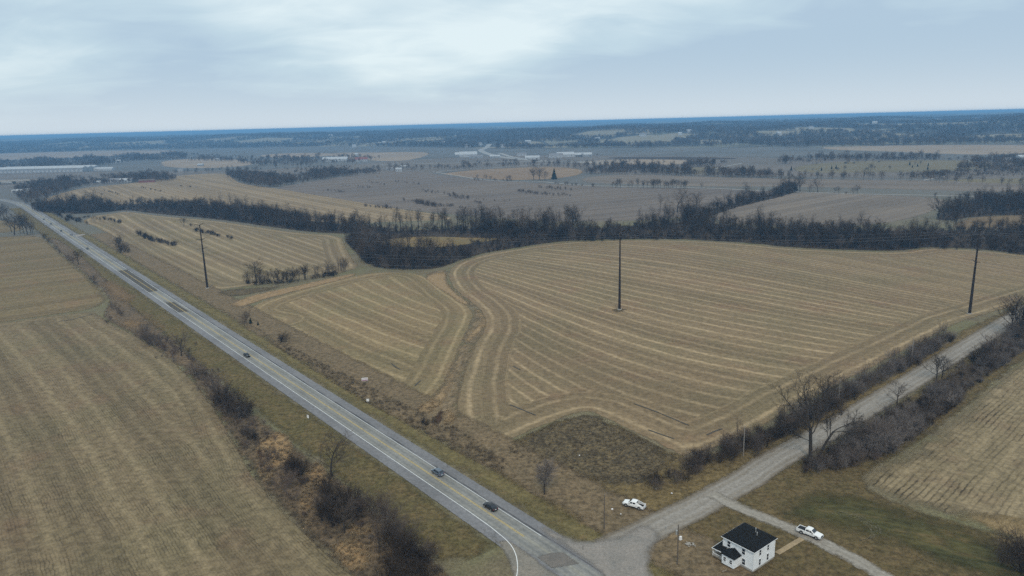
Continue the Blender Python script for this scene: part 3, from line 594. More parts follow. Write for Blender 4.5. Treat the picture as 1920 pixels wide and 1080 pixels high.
def gravel_mat(name, c, c2, ruts=0.35, soft=1.2, rag=2.2):
    n = NT(name, 0.95, 0.1)
    u, v = n.attr('u'), n.attr('v')
    cmb = n.t.nodes.new('ShaderNodeCombineXYZ'); n.L(u, cmb.inputs[0]); n.L(n.math('MULTIPLY', v, 0.08), cmb.inputs[1])
    col = n.mix(n.remap(n.noise(0.55, 5, 0.7, vec=cmb.outputs[0]), 0.35, 0.65), tuple(c), tuple(c2))
    au = n.math('ABSOLUTE', u)
    col = n.mix(n.math('MULTIPLY', n.remap(n.math('ABSOLUTE', n.math('SUBTRACT', au, 2.5)), 0, 0.8, 1, 0), ruts), col, (0.20, 0.165, 0.12))
    if ruts:
        wv = n.math('ADD', au, n.math('MULTIPLY', n.math('SUBTRACT', n.noise(0.25, 4, 0.7), 0.5), 2.6))
        col = n.mix(n.remap(wv, 3.3, 4.2, 0, 0.8), col, (0.165, 0.135, 0.10))
        col = n.mix(n.math('MULTIPLY', n.remap(n.math('ABSOLUTE', n.math('SUBTRACT', au, 1.2)), 0, 0.7, 1, 0), 0.35), col, (0.33, 0.31, 0.285))
    col = n.gray(col, n.remap(n.noise(1.0, 6, 0.82), 0.28, 0.72, 0.72, 1.28))
    n.color(col); n.bump(n.noise(2.5, 5, 0.8), 0.4, 0.15); n.alpha(edge_alpha(n, soft, rag, 0.35)); MATS[name] = n.mat; return n.mat
def paint_mat(name, c, wear=(0.3, 0.5), under=0.0):
    n = NT(name, 0.6, 0.3); f = n.remap(n.noise(0.9, 5, 0.75), 0.3, 0.7, 0.8, 1.1)
    n.color(n.gray(tuple(c), f)); n.alpha(n.remap(n.noise(0.7, 5, 0.8, off=(3, 3, 0)), wear[0], wear[1], under, 1.0)); MATS[name] = n.mat; return n.mat

def build_roads():
    asp = asphalt_mat()
    base = LSTEP * LAYER[0] - DROP
    print('layers', LAYER[0])
    LZ = base + 0.004
    ribbon('highway', [hw(-70, 0), hw(300, 0), hw(700, 0), hw(1090, 0), hw(1180, -4), hw(1300, -20)], -7.2, 7.4, asp, LZ, 8)
    wp = paint_mat('white_road_paint', (0.62, 0.63, 0.63), (0.22, 0.42), 0.15)
    wp2 = paint_mat('fresh_white_paint', (0.72, 0.73, 0.73), (0.1, 0.25), 0.6)
    yp = paint_mat('yellow_road_paint', (0.50, 0.37, 0.13), (0.30, 0.52), 0.25)
    LZ += 0.003
    # big repair patches
    def quad(nm, pts, m, step=2.0): return sheet(nm, pts, m, step, 0, z=LZ)
    tar = patch_mat('tar_patch', (0.085, 0.092, 0.098), (0.105, 0.11, 0.113), scale=0.3, soft=0.25, rag=0.4, speck=0.15, speck_scale=2.0, stretch=(0.9, 3))
    quad('road_patch', [(219, 508), (240, 505), (297, 545), (277, 548)], tar); quad('road_patch', [(310, 567), (327, 566), (355, 584), (330, 586)], tar)
    conc = patch_mat('apron', (0.25, 0.27, 0.30), (0.30, 0.315, 0.345), (0.21, 0.235, 0.265), scale=0.12, soft=2.6, rag=2.6, speck=0.16, speck_scale=1.6, rag_scale=.3)
    LZ += 0.003
    sheet('gravel_apron', [(1020, 982), (1052, 1000), (1088, 1012), (1122, 1010), (1155, 1004), (1178, 994), (1206, 978), (1236, 992), (1252, 1003), (1233, 1019), (1225, 1036), (1222, 1056), (1228, 1082), (1250, 1125), (1190, 1160), (1140, 1110), (1110, 1062), (1060, 1030), (1000, 990)], conc, 2, 1, z=LZ)
    conc2 = patch_mat('side_apron', (0.215, 0.235, 0.25), (0.27, 0.28, 0.285), (0.18, 0.195, 0.205), scale=0.12, soft=1.2, rag=2.0, speck=0.18, speck_scale=1.6, rag_scale=.3)
    LZ += 0.003
    sheet('side_road', [(898, 985), (915, 990), (935, 1000), (958, 1015), (990, 1035), (1030, 1065), (1070, 1095), (1110, 1130), (1060, 1200), (940, 1220), (958, 1120), (960, 1082), (952, 1050), (932, 1018), (912, 1000)], conc2, 2, 1, z=LZ)
    LZ += 0.003
    tar2 = patch_mat('worn_patch', (0.165, 0.178, 0.20), (0.20, 0.21, 0.23), scale=0.3, soft=0.6, rag=0.8, speck=0.15, speck_scale=2.0)
    quad('road_patch', [(1006, 1044), (1030, 1036), (1058, 1035), (1088, 1056), (1064, 1062), (1034, 1066)], tar2)
    tar3 = patch_mat('blue_patch', (0.13, 0.16, 0.175), (0.19, 0.21, 0.22), scale=0.3, soft=1.0, rag=1.4, speck=0.2, speck_scale=2.0)
    LZ += 0.003; quad('road_patch', [(1055, 1036), (1068, 1035), (1092, 1052), (1080, 1058)], tar3)
    LZ += 0.003
    vL, _ = hwpx(896, 971); vR, _ = hwpx(1016, 1004); vY, _ = hwpx(983, 1005)
    ribbon('road_marking', [hw(vR, 3.4), hw(1200, 3.4)], -0.09, 0.09, wp, LZ, 30)
    ribbon('road_marking', [hw(vL + 4, -3.45), hw(1200, -3.45)], -0.09, 0.09, wp2, LZ, 30)
    cur = [tuple(hw(vL + 4, -3.45))] + [tuple(G(*p)) for p in ((901, 974), (918, 986), (935, 999.7), (952, 1014), (962, 1027), (968, 1041), (970.5, 1057), (970.5, 1070), (968.7, 1080), (963, 1100), (955, 1125))]
    ribbon('road_marking', chaikin(cur, 2, closed=False), -0.1, 0.1, wp2, LZ + .002, 2)
    for u in (-0.16, 0.16): ribbon('road_marking', [hw(vY, u), hw(1200, u)], -0.085, 0.085, yp, LZ, 30)
    # gravel road
    gm = gravel_mat('gravel', (0.275, 0.25, 0.222), (0.225, 0.203, 0.178), 0.35)
    mid = [(1140, 1030), (1185, 1010), (1222, 992), (1250, 977), (1302, 953), (1360, 920), (1405, 897), (1442, 868), (1510, 832), (1592, 786), (1655, 747), (1712, 713), (1776, 672), (1845, 630), (1922, 583), (2060, 508), (2300, 400)]
    gp = chaikin(GP(mid), 2, closed=False)
    ribbon('gravel_road', gp, -5.4, 5.0, gm, base + 0.003, 5)
    dm = gravel_mat('drive_gravel', (0.31, 0.285, 0.25), (0.23, 0.205, 0.172), 0.0, 1.6, 3.6)
    drv = [(1335, 925), (1366, 942), (1400, 957), (1440, 973), (1480, 988), (1520, 1006), (1560, 1027), (1600, 1047), (1640, 1070), (1690, 1100)]
    ribbon('driveway', chaikin(GP(drv), 2, closed=False), -2.5, 2.5, dm, base + 0.0045, 3)
    cm = patch_mat('concrete_walk', (0.36, 0.32, 0.24), (0.31, 0.275, 0.21), scale=0.5, soft=0.15, rag=0.2, speck=0.12)
    ribbon('walkway', GP([(1457, 1037), (1504, 1009)]), -0.75, 0.75, cm, base + 0.0075, 2)
    # tyre tracks on the lawn and dead furrows in the field
    tt = paint_mat('worn_tyre_track', (0.16, 0.135, 0.08), (0.42, 0.7), 0.0)
    for k in range(4):
        o = 7 * k; ribbon('tyre_track', chaikin(GP([(1560 + o, 962 - o * .3), (1595 + o, 968), (1622 + o, 980), (1636 + o * .8, 994), (1632 + o * .6, 1008), (1612, 1012)][: 6 - (k == 3)]), 2, closed=False), -.22, .22, tt, base + .001, 2)
    fu = paint_mat('weedy_furrow', (0.055, 0.047, 0.034), (0.3, 0.5), 0.0)
    for k, p in enumerate(([(1188, 756), (1230, 771), (1292, 797)], [(1215, 805), (1240, 814), (1264, 822)], [(956, 758), (985, 770), (1005, 778)], [(734, 681), (742, 688), (750, 692)], [(1325, 815), (1340, 808), (1354, 803)], [(778, 723), (784, 717), (789, 713)], [(962, 686), (976, 693)], [(110, 602), (135, 599), (175, 588)])):
        ribbon('furrow', GP(p), -.32, .32, fu, base + .003, 2)
    # far farm lanes
    lane = gravel_mat('lane_gravel', (0.40, 0.38, 0.36), (0.32, 0.30, 0.28), 0.0, 1.0, 1.2)
    for pts, w in (([(812, 322), (850, 328), (880, 333), (905, 337), (960, 341), (1003, 339), (1050, 344), (1100, 348), (1190, 350), (1320, 352), (1400, 356)], 5), ([(1400, 356), (1500, 360), (1620, 364), (1760, 366), (1866, 369), (1960, 372), (2080, 374)], 5),
                   ([(1730, 338), (1752, 334), (1772, 330)], 4), ([(812, 323), (870, 317), (935, 314), (1040, 306)], 6)):
        ribbon('farm_lane', chaikin(GP(pts), 2, closed=False), -w / 2, w / 2, lane, base, 12)
    fr = gravel_mat('far_concrete', (0.33, 0.325, 0.31), (0.26, 0.255, 0.245), 0.0, 3, 4)
    for pts, w in (([(1140, 306), (1040, 302.5), (980, 299.5), (930, 293), (905, 285), (900, 281), (912, 277), (918, 271)], 26), ([(1010, 301), (960, 295), (938, 287)], 18),
                   ([(700, 309), (820, 306), (960, 303), (1080, 303), (1180, 302)], 14), ([(-60, 338), (0, 341), (30, 342)], 16), ([(1320, 325), (1340, 316), (1390, 306)], 8)):
        P = densify(chaikin(GP(pts), 2, closed=False), 20, closed=False)
        o = ribbon('far_road', P, -w / 2, w / 2, fr, base + .003, 20)
        me = o.data; co = np.empty(len(me.vertices) * 3, np.float32); me.vertices.foreach_get('co', co); co = co.reshape(-1, 3)
        co[:, 2] += hz(co[:, 0], co[:, 1]); me.vertices.foreach_set('co', co.ravel())
    return base
ROAD_Z = build_roads()

# ------------------------------------------------------------------ vegetation
def bark_mat(name, c, c2, var=0.25):
    n = NT(name, 0.95, 0.1)
    oi = n.t.nodes.new('ShaderNodeObjectInfo')
    col = n.mix(oi.outputs['Random'], tuple(c), tuple(c2))
    col = n.gray(col, n.remap(n.noise(1.5, 3), 0.3, 0.7, 1 - var, 1 + var)); n.color(col); MATS[name] = n.mat; return n.mat
BARK = bark_mat('dark_bark', (0.040, 0.034, 0.029), (0.060, 0.051, 0.043))
TWIG = bark_mat('grey_twigs', (0.082, 0.064, 0.052), (0.140, 0.110, 0.092))
TWIG_D = bark_mat('dark_twigs', (0.026, 0.019, 0.014), (0.074, 0.054, 0.039))
FARTWIG = bark_mat('far_twigs', (0.050, 0.038, 0.028), (0.135, 0.100, 0.074))
TWIG_L = bark_mat('pale_twigs', (0.145, 0.125, 0.115), (0.215, 0.185, 0.168))
TWIG_P = bark_mat('reddish_twigs', (0.115, 0.082, 0.070), (0.145, 0.108, 0.088))
NEEDLE = bark_mat('dark_needles', (0.018, 0.026, 0.016), (0.030, 0.040, 0.022))
DRYGRASS = bark_mat('dry_grass_blades', (0.31, 0.23, 0.135), (0.41, 0.315, 0.195))
WEED = bark_mat('weed_stalks', (0.105, 0.085, 0.062), (0.18, 0.145, 0.10))

def rot_dir(d, ang, az):
    d = d.normalized(); a = Vector((0, 0, 1)) if abs(d.z) < .9 else Vector((1, 0, 0))
    u = d.cross(a).normalized(); w = d.cross(u)
    return (d * cos(ang) + (u * cos(az) + w * sin(az)) * sin(ang)).normalized()

class Tree:
    def __init__(s, seed): s.R = random.Random(seed); s.trunk = []; s.crown = []
    def branch(s, p, d, L, r, lvl, spec, out=None):
        R = s.R; sp = spec[lvl]; out = s.trunk if lvl == 0 else s.crown
        n = sp['n']; seg = L / n; kids = sp.get('kids', 0); start = sp.get('start', 0.3)
        rend = r * sp.get('taper', 0.35); pts = [(p, r)]
        az = R.random() * 6.28
        for i in range(n):
            d = (d + Vector((R.gauss(0, 1), R.gauss(0, 1), R.gauss(0, 1))) * sp.get('wob', 0.1) + Vector((0, 0, sp.get('up', 0.0)))).normalized()
            q = p + d * seg; rr = r + (rend - r) * (i + 1) / n
            out.append((p, q, pts[-1][1], rr)); p = q; pts.append((p, rr))
        if lvl + 1 < len(spec):
            k = kids if isinstance(kids, int) else R.randint(*kids)
            for j in range(k):
                t = start + (1 - start) * (j + R.random()) / k; t = min(t, 0.999)
                i = int(t * n); f = t * n - i; a, b = pts[i], pts[i + 1]
                pp = a[0].lerp(b[0], f); rr = a[1] + (b[1] - a[1]) * f
                az += 2.4 + R.uniform(-.5, .5)
                dd = rot_dir(b[0] - a[0], radians(R.uniform(*sp.get('ang', (30, 55)))), az)
                ll = L * R.uniform(*sp.get('len', (0.4, 0.6))) * (1.0 - sp.get('fall', 0.35) * (t - start) / max(1e-3, 1 - start))
                s.branch(pp, dd, ll, max(sp.get('rmin', .02), min(rr * sp.get('rk', 0.6), rr)), lvl + 1, spec)
def tubes(segs, sides=3):
    if not segs: return np.zeros((0, 3)), np.zeros((0, 4), int)
    P = np.array([tuple(a) for a, *_ in segs]); Q = np.array([tuple(b) for _, b, *_ in segs])
    r0 = np.array([x[2] for x in segs]); r1_ = np.array([x[3] for x in segs])
    D = Q - P; D /= np.linalg.norm(D, axis=1)[:, None] + 1e-9
    A = np.where(np.abs(D[:, 2:3]) < .9, [[0, 0, 1.0]], [[1.0, 0, 0]])
    U = np.cross(D, A); U /= np.linalg.norm(U, axis=1)[:, None]; W = np.cross(D, U)
    ang = np.arange(sides) * 2 * pi / sides
    ring = U[:, None] * np.cos(ang)[None, :, None] + W[:, None] * np.sin(ang)[None, :, None]
    V = np.concatenate([P[:, None] + ring * r0[:, None, None], Q[:, None] + ring * r1_[:, None, None]], 1).reshape(-1, 3)
    b = (np.arange(len(segs)) * sides * 2)[:, None]; k = np.arange(sides)[None]; k2 = (k + 1) % sides
    F = np.stack([b + k, b + k2, b + sides + k2, b + sides + k], -1).reshape(-1, 4)
    return V, F
def seg_mesh(name, segs, mat, sides=3):
    V, F = tubes(segs, sides); return fast_mesh(name, V, [F], mat)

V0 = Vector((0, 0, 0)); UP = Vector((0, 0, 1))
VAR = {}      # kind -> list of (trunk mesh or None, crown mesh, reference height)
def add_variant(kind, t, tm, cm, tsides=6):
    top = max(max(a[1].z for a in t.crown) if t.crown else 0, max((a[1].z for a in t.trunk), default=0))
    VAR.setdefault(kind, []).append((seg_mesh(kind + '_trunk', t.trunk, tm, tsides) if t.trunk else None, seg_mesh(kind + '_crown', t.crown, cm, 3), top))

def build_variants():
    for s in range(4):      # spreading bare tree, about 10 m
        t = Tree(10 + s)
        spec = [dict(n=6, kids=(11, 14), start=.2, ang=(25, 58), len=(.55, .85), fall=.5, wob=.06, taper=.25, rk=.6),
                dict(n=4, kids=8, start=.2, ang=(25, 50), len=(.4, .6), wob=.12, up=.08, taper=.3, rk=.6),
                dict(n=3, kids=6, start=.15, ang=(25, 50), len=(.4, .65), wob=.15, up=.05, taper=.4, rk=.7, rmin=.020),
                dict(n=2, wob=.2, taper=.5)]
        t.branch(V0, UP, 8.5, .20, 0, spec); add_variant('bare_tree', t, BARK, TWIG_D if s else TWIG)
    for s in range(4):      # tall slender tree of the creek wood, about 18 m
        t = Tree(40 + s)
        spec = [dict(n=8, kids=(15, 18), start=.34, ang=(20, 50), len=(.22, .38), fall=.45, wob=.035, taper=.2, rk=.5),
                dict(n=4, kids=6, start=.2, ang=(25, 50), len=(.4, .6), wob=.12, up=.1, taper=.3, rk=.6),
                dict(n=2, kids=4, start=.2, ang=(25, 50), len=(.45, .7), wob=.15, taper=.4, rk=.7, rmin=.025),
                dict(n=2, wob=.2, taper=.6)]
        t.branch(V0, UP, 17, .24, 0, spec); add_variant('tall_tree', t, BARK, TWIG_D if s else TWIG)
    def multistem(seed, stems, H, r, spread, sub, kids, tw):
        t = Tree(seed)
        spec = [dict(n=4, kids=kids, start=.2, ang=(20, 50), len=(.35, .6), wob=.1, up=.04, taper=.3, rk=.65, rmin=.014),
                dict(n=3, kids=sub, start=.15, ang=(22, 50), len=(.4, .7), wob=.15, taper=.4, rk=.7, rmin=.011),
                dict(n=2, kids=2, wob=.2, taper=.6, start=.2, ang=(20, 50), len=(.4, .6), rmin=.009), dict(n=1)]
        for k in range(stems):
            a = t.R.random() * 6.28; q = t.R.random() ** .5
            t.branch(Vector((cos(a) * q * spread * .35, sin(a) * q * spread * .35, 0)), rot_dir(UP, radians(q * 38), a), H * t.R.uniform(.65, 1.05), r * t.R.uniform(.7, 1.2), 0, spec)
        t.crown = t.trunk + t.crown; t.trunk = []; return t
    for s in range(4): add_variant('shrub', multistem(70 + s, 11, 4.0, .045, 2.2, 5, 7, 0), BARK, TWIG)
    for s in range(3): add_variant('dark_shrub', multistem(80 + s, 13, 4.0, .05, 2.4, 6, 7, 0), BARK, TWIG_D)
    for s in range(3): add_variant('pale_shrub', multistem(90 + s, 12, 4.5, .04, 2.0, 6, 7, 0), BARK, TWIG_L)
    for s in range(2): add_variant('reddish_shrub', multistem(95 + s, 12, 4.0, .04, 2.0, 6, 7, 0), BARK, TWIG_P)
    for s in range(3):      # sapling thicket: upright thin stems
        t = Tree(100 + s)
        spec = [dict(n=5, kids=8, start=.3, ang=(15, 35), len=(.2, .35), wob=.05, taper=.25, rk=.6, rmin=.016),
                dict(n=2, kids=5, start=.2, ang=(20, 40), len=(.4, .6), wob=.1, up=.1, taper=.4, rmin=.012), dict(n=2, wob=.15, taper=.6)]
        for k in range(5):
            a = t.R.random() * 6.28; q = t.R.random()
            t.branch(Vector((cos(a) * q, sin(a) * q, 0)), rot_dir(UP, radians(q * 10), a), 6 * t.R.uniform(.6, 1.05), .05, 0, spec)
        t.crown = t.trunk + t.crown; t.trunk = []; add_variant('sapling', t, BARK, TWIG)
    for s in range(2):      # cedar: drooping needle sprays round a trunk
        R = random.Random(130 + s); t = Tree(130 + s); t.trunk = [(V0, Vector((0, 0, 4.8)), .1, .02)]
        for k in range(520):
            z = 0.25 + 4.7 * R.random() ** 1.2; rad = (1 - (z / 5.1)) * 1.25 + .12; a = R.random() * 6.28
            p = Vector((cos(a) * rad * .2, sin(a) * rad * .2, z)); q = Vector((cos(a) * rad * R.uniform(.7, 1.1), sin(a) * rad * R.uniform(.7, 1.1), z + R.uniform(-.25, .35)))
            t.crown.append((p, q, .13, .03))
        add_variant('cedar', t, BARK, NEEDLE)
    def puff(kind, seed, H, rx, n, mat, trunk, size, zc=.58, zr=.42):   # tree far away: a trunk, limbs and many twig-sized faces
        R = np.random.RandomState(seed); U = R.normal(size=(n, 3)); U /= np.linalg.norm(U, axis=1)[:, None]
        C = U * (R.rand(n, 1) ** .45) * [rx, rx, H * zr] + [0, 0, H * zc]
        D = C - [0, 0, H * .2]; D /= np.linalg.norm(D, axis=1)[:, None]; D += R.normal(size=(n, 3)) * .35
        S_ = np.cross(D, R.normal(size=(n, 3))); S_ /= np.linalg.norm(S_, axis=1)[:, None]
        ln = size * R.uniform(.7, 1.4, (n, 1)); w = size * .16
        V = np.concatenate([C - S_ * w, C + S_ * w, C + D * ln], 1).reshape(-1, 3); F = np.arange(3 * n).reshape(-1, 3)
        tv, tf = tubes([(V0, Vector((0, 0, H * .75)), trunk, trunk * .4)], 4)
        me = fast_mesh(kind + '_crown', np.vstack([V, tv]), [F, tf + len(V)], mat)
        VAR.setdefault(kind, []).append((None, me, H))
    for s in range(4): puff('far_tree', 200 + s, 13, 3.9, 95, FARTWIG, .26, 1.6)
    for s in range(3): puff('wood_tree', 210 + s, 16, 4.8, 100, FARTWIG, .25, 2.2, .55, .45)
    for s in range(3): puff('far_shrub', 220 + s, 4, 2.2, 110, TWIG_D, .05, 1.1, .45, .5)
    for s in range(2): puff('far_pale_tree', 230 + s, 12, 3.6, 120, TWIG, .2, 1.7)
    for s in range(3):      # tussock of dry grass
        R = random.Random(300 + s); t = Tree(0)
        for k in range(34):
            a = R.random() * 6.28; q = R.random() * .5; h = R.uniform(.5, 1.2); lean = R.uniform(.1, .7)
            p = Vector((cos(a) * q, sin(a) * q, 0)); t.crown.append((p, p + Vector((cos(a) * lean, sin(a) * lean, h)), .05, .012))
        add_variant('tussock', t, BARK, DRYGRASS)
    for s in range(3):
        R = random.Random(310 + s); t = Tree(0)
        for k in range(22):
            a = R.random() * 6.28; q = R.random() * .7; h = R.uniform(.3, 1.0); lean = R.uniform(0, .4)
            p = Vector((cos(a) * q, sin(a) * q, 0)); t.crown.append((p, p + Vector((cos(a) * lean, sin(a) * lean, h)), .035, .01))
        add_variant('weed', t, BARK, WEED)
build_variants()
RV = random.Random(5)

# every plant: (thing kind, variant kind, x, y, height, label, group, wood name)
PLANTS = []
def plant(kind, px, py, hpx=None, h=None, label=None, group=None, cat=None, wood=None, xy=None, big=False):
    x, y = xy if xy is not None else G(px, py)
    if h is None: h = hpx * hypot(hypot(x, y), CAM_H) / FPX * 1.03
    PLANTS.append(dict(k=kind, x=float(x), y=float(y), h=h, label=label, group=group, wood=wood, size=h / max(60, hypot(x, y))))
def pts_in(poly, spacing, rng, ground=True, smooth=1):
    P = chaikin(GP(poly) if ground else np.asarray(poly, float), smooth); lo, hi = P.min(0), P.max(0)
    area = (hi - lo).prod(); m = int(area / spacing ** 2)
    X = lo + rng.rand(m, 2) * (hi - lo); return X[inside(P, X)]
NPR = np.random.RandomState(11)
def wood(poly, spacing, kinds, hr, label, group, name, smooth=1):
    ks, ws = zip(*kinds); ws = np.array(ws) / sum(ws)
    for x, y in pts_in(poly, spacing, NPR, smooth=smooth):
        k = ks[NPR.choice(len(ks), p=ws)]; r = hr[k]
        hf = .80 + .32 * sin(x / 13 + 1) * sin(y / 11) + .26 * sin(x / 31 + y / 47); hf *= NPR.uniform(.75, 1.2)
        plant(k, 0, 0, h=(r[0] + (r[1] - r[0]) * NPR.rand()) * hf, label=label, group=group, wood=name, xy=(x, y))
def row(pts, spacing, width, kinds, hr, label, group, name):
    P = densify(GP(pts), 1.0, closed=False); L = len(P); ks, ws = zip(*kinds); ws = np.array(ws) / sum(ws)
    for _ in range(int(L / spacing)):
        i = NPR.randint(L); k = ks[NPR.choice(len(ks), p=ws)]; r = hr[k]
        x, y = P[i] + NPR.normal(size=2) * width
        plant(k, 0, 0, h=r[0] + (r[1] - r[0]) * NPR.rand(), label=label, group=group, wood=name, xy=(x, y))

def place_vegetation():
    # --- woods
    HW = dict(tall_tree=(14, 21), bare_tree=(9, 14), dark_shrub=(4, 7.5), wood_tree=(11, 17), far_tree=(9, 14), shrub=(3, 6), far_shrub=(3, 5), sapling=(5, 9), pale_shrub=(3, 6), reddish_shrub=(3, 5), cedar=(4, 7), far_pale_tree=(9, 14))
    def clear(poly):
        P = chaikin(GP(poly), 1); return P
    meadow = clear([(700, 458), (722, 447), (790, 441), (880, 444), (965, 447), (905, 456), (850, 466), (780, 467), (715, 463)])
    n0 = len(PLANTS)
    wood(CREEK_WOOD, 4.5, [('tall_tree', .16), ('bare_tree', .30), ('dark_shrub', .38), ('shrub', .16)], HW, 'bare dark tree or brush in the wood along the creek', 'woodland along the creek', 'creek_wood')
    row([(650, 437), (760, 429), (900, 425), (1000, 426), (1090, 428)], 3.2, 6, [('tall_tree', 1)], dict(tall_tree=(17, 24)), 'tall slender bare tree in the row behind the creek meadow', 'slender trees behind the creek meadow', 'creek_wood')
    row([(1080, 452), (1200, 446), (1300, 447), (1420, 452), (1600, 464), (1720, 464), (1860, 465), (1960, 474)], 3.0, 4, [('dark_shrub', .7), ('bare_tree', .3)], HW, 'dark brush along the far edge of the striped corn field', 'brush edging the corn field', 'creek_wood')
    keep = []
    M = np.array([[p['x'], p['y']] for p in PLANTS[n0:]]); ins = inside(meadow, M)
    PLANTS[n0:] = [p for p, i in zip(PLANTS[n0:], ins) if not i]
    wood(WEST_WOOD, 4.6, [('tall_tree', .2), ('bare_tree', .45), ('dark_shrub', .35)], HW, 'bare dark tree in the wood strip between two tan hill fields', 'wood strip between the hill fields', 'hill_wood')
    wood(NORTH_ARM, 4.6, [('tall_tree', .2), ('bare_tree', .5), ('dark_shrub', .3)], HW, 'bare tree in the hedgerow running up between the grey fields', 'hedgerow between the grey fields', 'hedgerow_wood')
    wood(EAST_WOOD, 4.8, [('tall_tree', .25), ('bare_tree', .45), ('dark_shrub', .3)], HW, 'bare dark tree in the wood beside the brown pasture', 'wood beside the brown pasture', 'pasture_wood')
    for px, py, hp, k, lb in [(1238, 396, 34, 'tall_tree', 'tall thin bare tree on the grey field edge, left of the spreading tree'), (1270, 398, 46, 'bare_tree', 'tall spreading bare tree on the edge of the grey field, right of the thin one'), (1085, 430, 46, 'bare_tree', 'high bare tree rising above the middle of the creek wood'), (1305, 390, 32, 'bare_tree', 'round bare tree at the root of the hedgerow between the grey fields'),
                              (1500, 358, 30, 'bare_tree', 'bare tree at the upper end of the hedgerow, by the white lane'), (1533, 360, 26, 'bare_tree', 'lone bare tree right of the hedgerow end, by the white lane'), (1345, 400, 30, 'bare_tree', 'bare tree at the left corner of the right grey field')]:
        plant(k, px, py, hp, label=lb)
    # --- far woods (beyond about 1 km)
    FW = [('far_tree', .75), ('wood_tree', .25)]
    def far(nm, poly, sp=9, lab='bare trees far off', kinds=FW, hr=HW): wood(poly, sp, kinds, hr, lab, nm, nm, smooth=0)
    far('mid_wood', [(425, 331), (455, 327), (560, 331), (620, 322), (700, 321), (712, 325), (640, 332), (560, 344), (510, 352), (478, 350), (445, 341)], 7.5)
    far('farm_wood', [(22, 362), (30, 350), (90, 346), (130, 343), (240, 336), (330, 331), (330, 338), (250, 343), (180, 346), (150, 351), (118, 362), (70, 378), (50, 385)], 8)
    far('river_wood', [(-160, 322), (-160, 308), (0, 303), (120, 299), (260, 292), (330, 289), (352, 291), (350, 299), (250, 303), (180, 312), (60, 317)], 14)
    far('valley_trees', [(352, 302), (360, 297), (480, 300), (520, 296), (600, 295), (610, 306), (560, 312), (480, 312), (440, 303)], 17)
    far('village_trees', [(600, 306), (630, 296), (690, 293), (700, 300), (680, 306), (640, 308)], 22)
    far('valley_trees', [(610, 318), (700, 318), (800, 315), (960, 308), (1080, 309), (1200, 312), (1200, 317), (1080, 317), (960, 314), (830, 320), (700, 323)], 22)
    far('east_wood', [(1095, 327), (1120, 318), (1180, 315), (1260, 321), (1310, 327), (1310, 331), (1230, 328), (1180, 326.5)], 8)
    far('tree_belt', [(1310, 331), (1330, 325), (1440, 328), (1450, 333), (1380, 334)], 8)
    row([(1440, 334), (1530, 335), (1640, 337), (1745, 339)], 6, 7, [('far_tree', 1)], dict(far_tree=(9, 16)), 'bare trees', 'tree_belt', 'tree_belt')
    far('knoll_wood', [(1270, 315), (1290, 309), (1340, 306), (1368, 306), (1350, 311), (1300, 314)], 10)
    far('valley_wood', [(1540, 301), (1590, 296), (1680, 295), (1760, 296), (1765, 301), (1650, 301.5)], 11)
    far('valley_wood', [(1440, 306), (1480, 300), (1560, 297), (1560, 304), (1470, 308)], 14)
    far('far_east_wood', [(1790, 321), (1830, 303), (1880, 296), (2080, 290), (2080, 318), (1930, 320)], 11)
    far('far_east_wood', [(1690, 330), (1760, 322), (1920, 320), (2080, 322), (2080, 331), (1800, 333), (1720, 337)], 9, hr=dict(far_tree=(6, 9), wood_tree=(6, 10)))
    row([(1740, 342), (1800, 343), (1930, 347), (2060, 351)], 8, 6, [('far_tree', 1)], dict(far_tree=(8, 13)), 'bare trees', 'tree_belt', 'tree_belt')
    row([(100, 340), (200, 335), (330, 327), (400, 322), (480, 321)], 8, 6, [('far_tree', .7), ('far_pale_tree', .3)], HW, 'bare trees', 'tree_belt', 'tree_belt')
    row([(1150, 352), (1190, 351.5), (1320, 353.5)], 4.5, 3, [('bare_tree', 1)], dict(bare_tree=(9, 15)), 'bare tree in the row along the pale farm lane', 'trees along the farm lane', 'lane_trees')
    row([(880, 337), (960, 340)], 6, 4, [('bare_tree', .4), ('shrub', .6)], dict(bare_tree=(7, 12), shrub=(4, 6)), 'bare tree or shrub on the edge of the brown field', 'edge of the brown field', 'lane_trees')
    row([(1400, 357), (1540, 362), (1720, 367), (1860, 371)], 26, 5, [('bare_tree', .5), ('shrub', .5)], dict(bare_tree=(8, 13), shrub=(4, 7)), 'lone bare tree beside the straight white lane', 'trees along the white lane', 'lane_trees')
    row([(1040, 344), (1080, 348), (1150, 351)], 12, 3, [('shrub', 1)], dict(shrub=(4, 7)), 'shrub beside the pale farm lane', 'shrubs along the farm lane', 'lane_trees')
    row([(1490, 319), (1560, 318), (1720, 312), (1860, 315)], 30, 25, [('cedar', 1)], dict(cedar=(5, 9)), 'small dark cedar on the far olive pasture', 'cedars on the far pasture', 'pasture_cedars')
    for px, py, hp, k, lb in [(1011, 338, 26, 'bare_tree', 'broad bare tree beside the cedar, on the edge of the brown field'), (1001, 337, 22, 'bare_tree', 'bare tree left of the broad tree by the cedar'), (1022, 338, 18, 'bare_tree', 'bare tree between the broad tree and the cedar'), (1039, 336, 19, 'cedar', 'pointed dark cedar on the edge of the brown field'),
                              (912, 337, 10, 'bare_tree', 'rounded small tree on the edge of the brown field'), (1810, 322, 22, 'far_tree', 'isolated bare tree before the far pale field'), (1768, 411, 36, 'bare_tree', 'broad dark tree at the end of the creek wood beside the grey field'), (1785, 414, 38, 'bare_tree', 'bushy dark tree right of the broad one by the grey field')]:
        plant(k, px, py, hp, label=lb)
    plant('bare_tree', 1760, 408, 34, label='tall dark tree at the tip of the wood by the grey field')
    # --- thin hedgerows and single trees over the valley
    hr_ = random.Random(21)
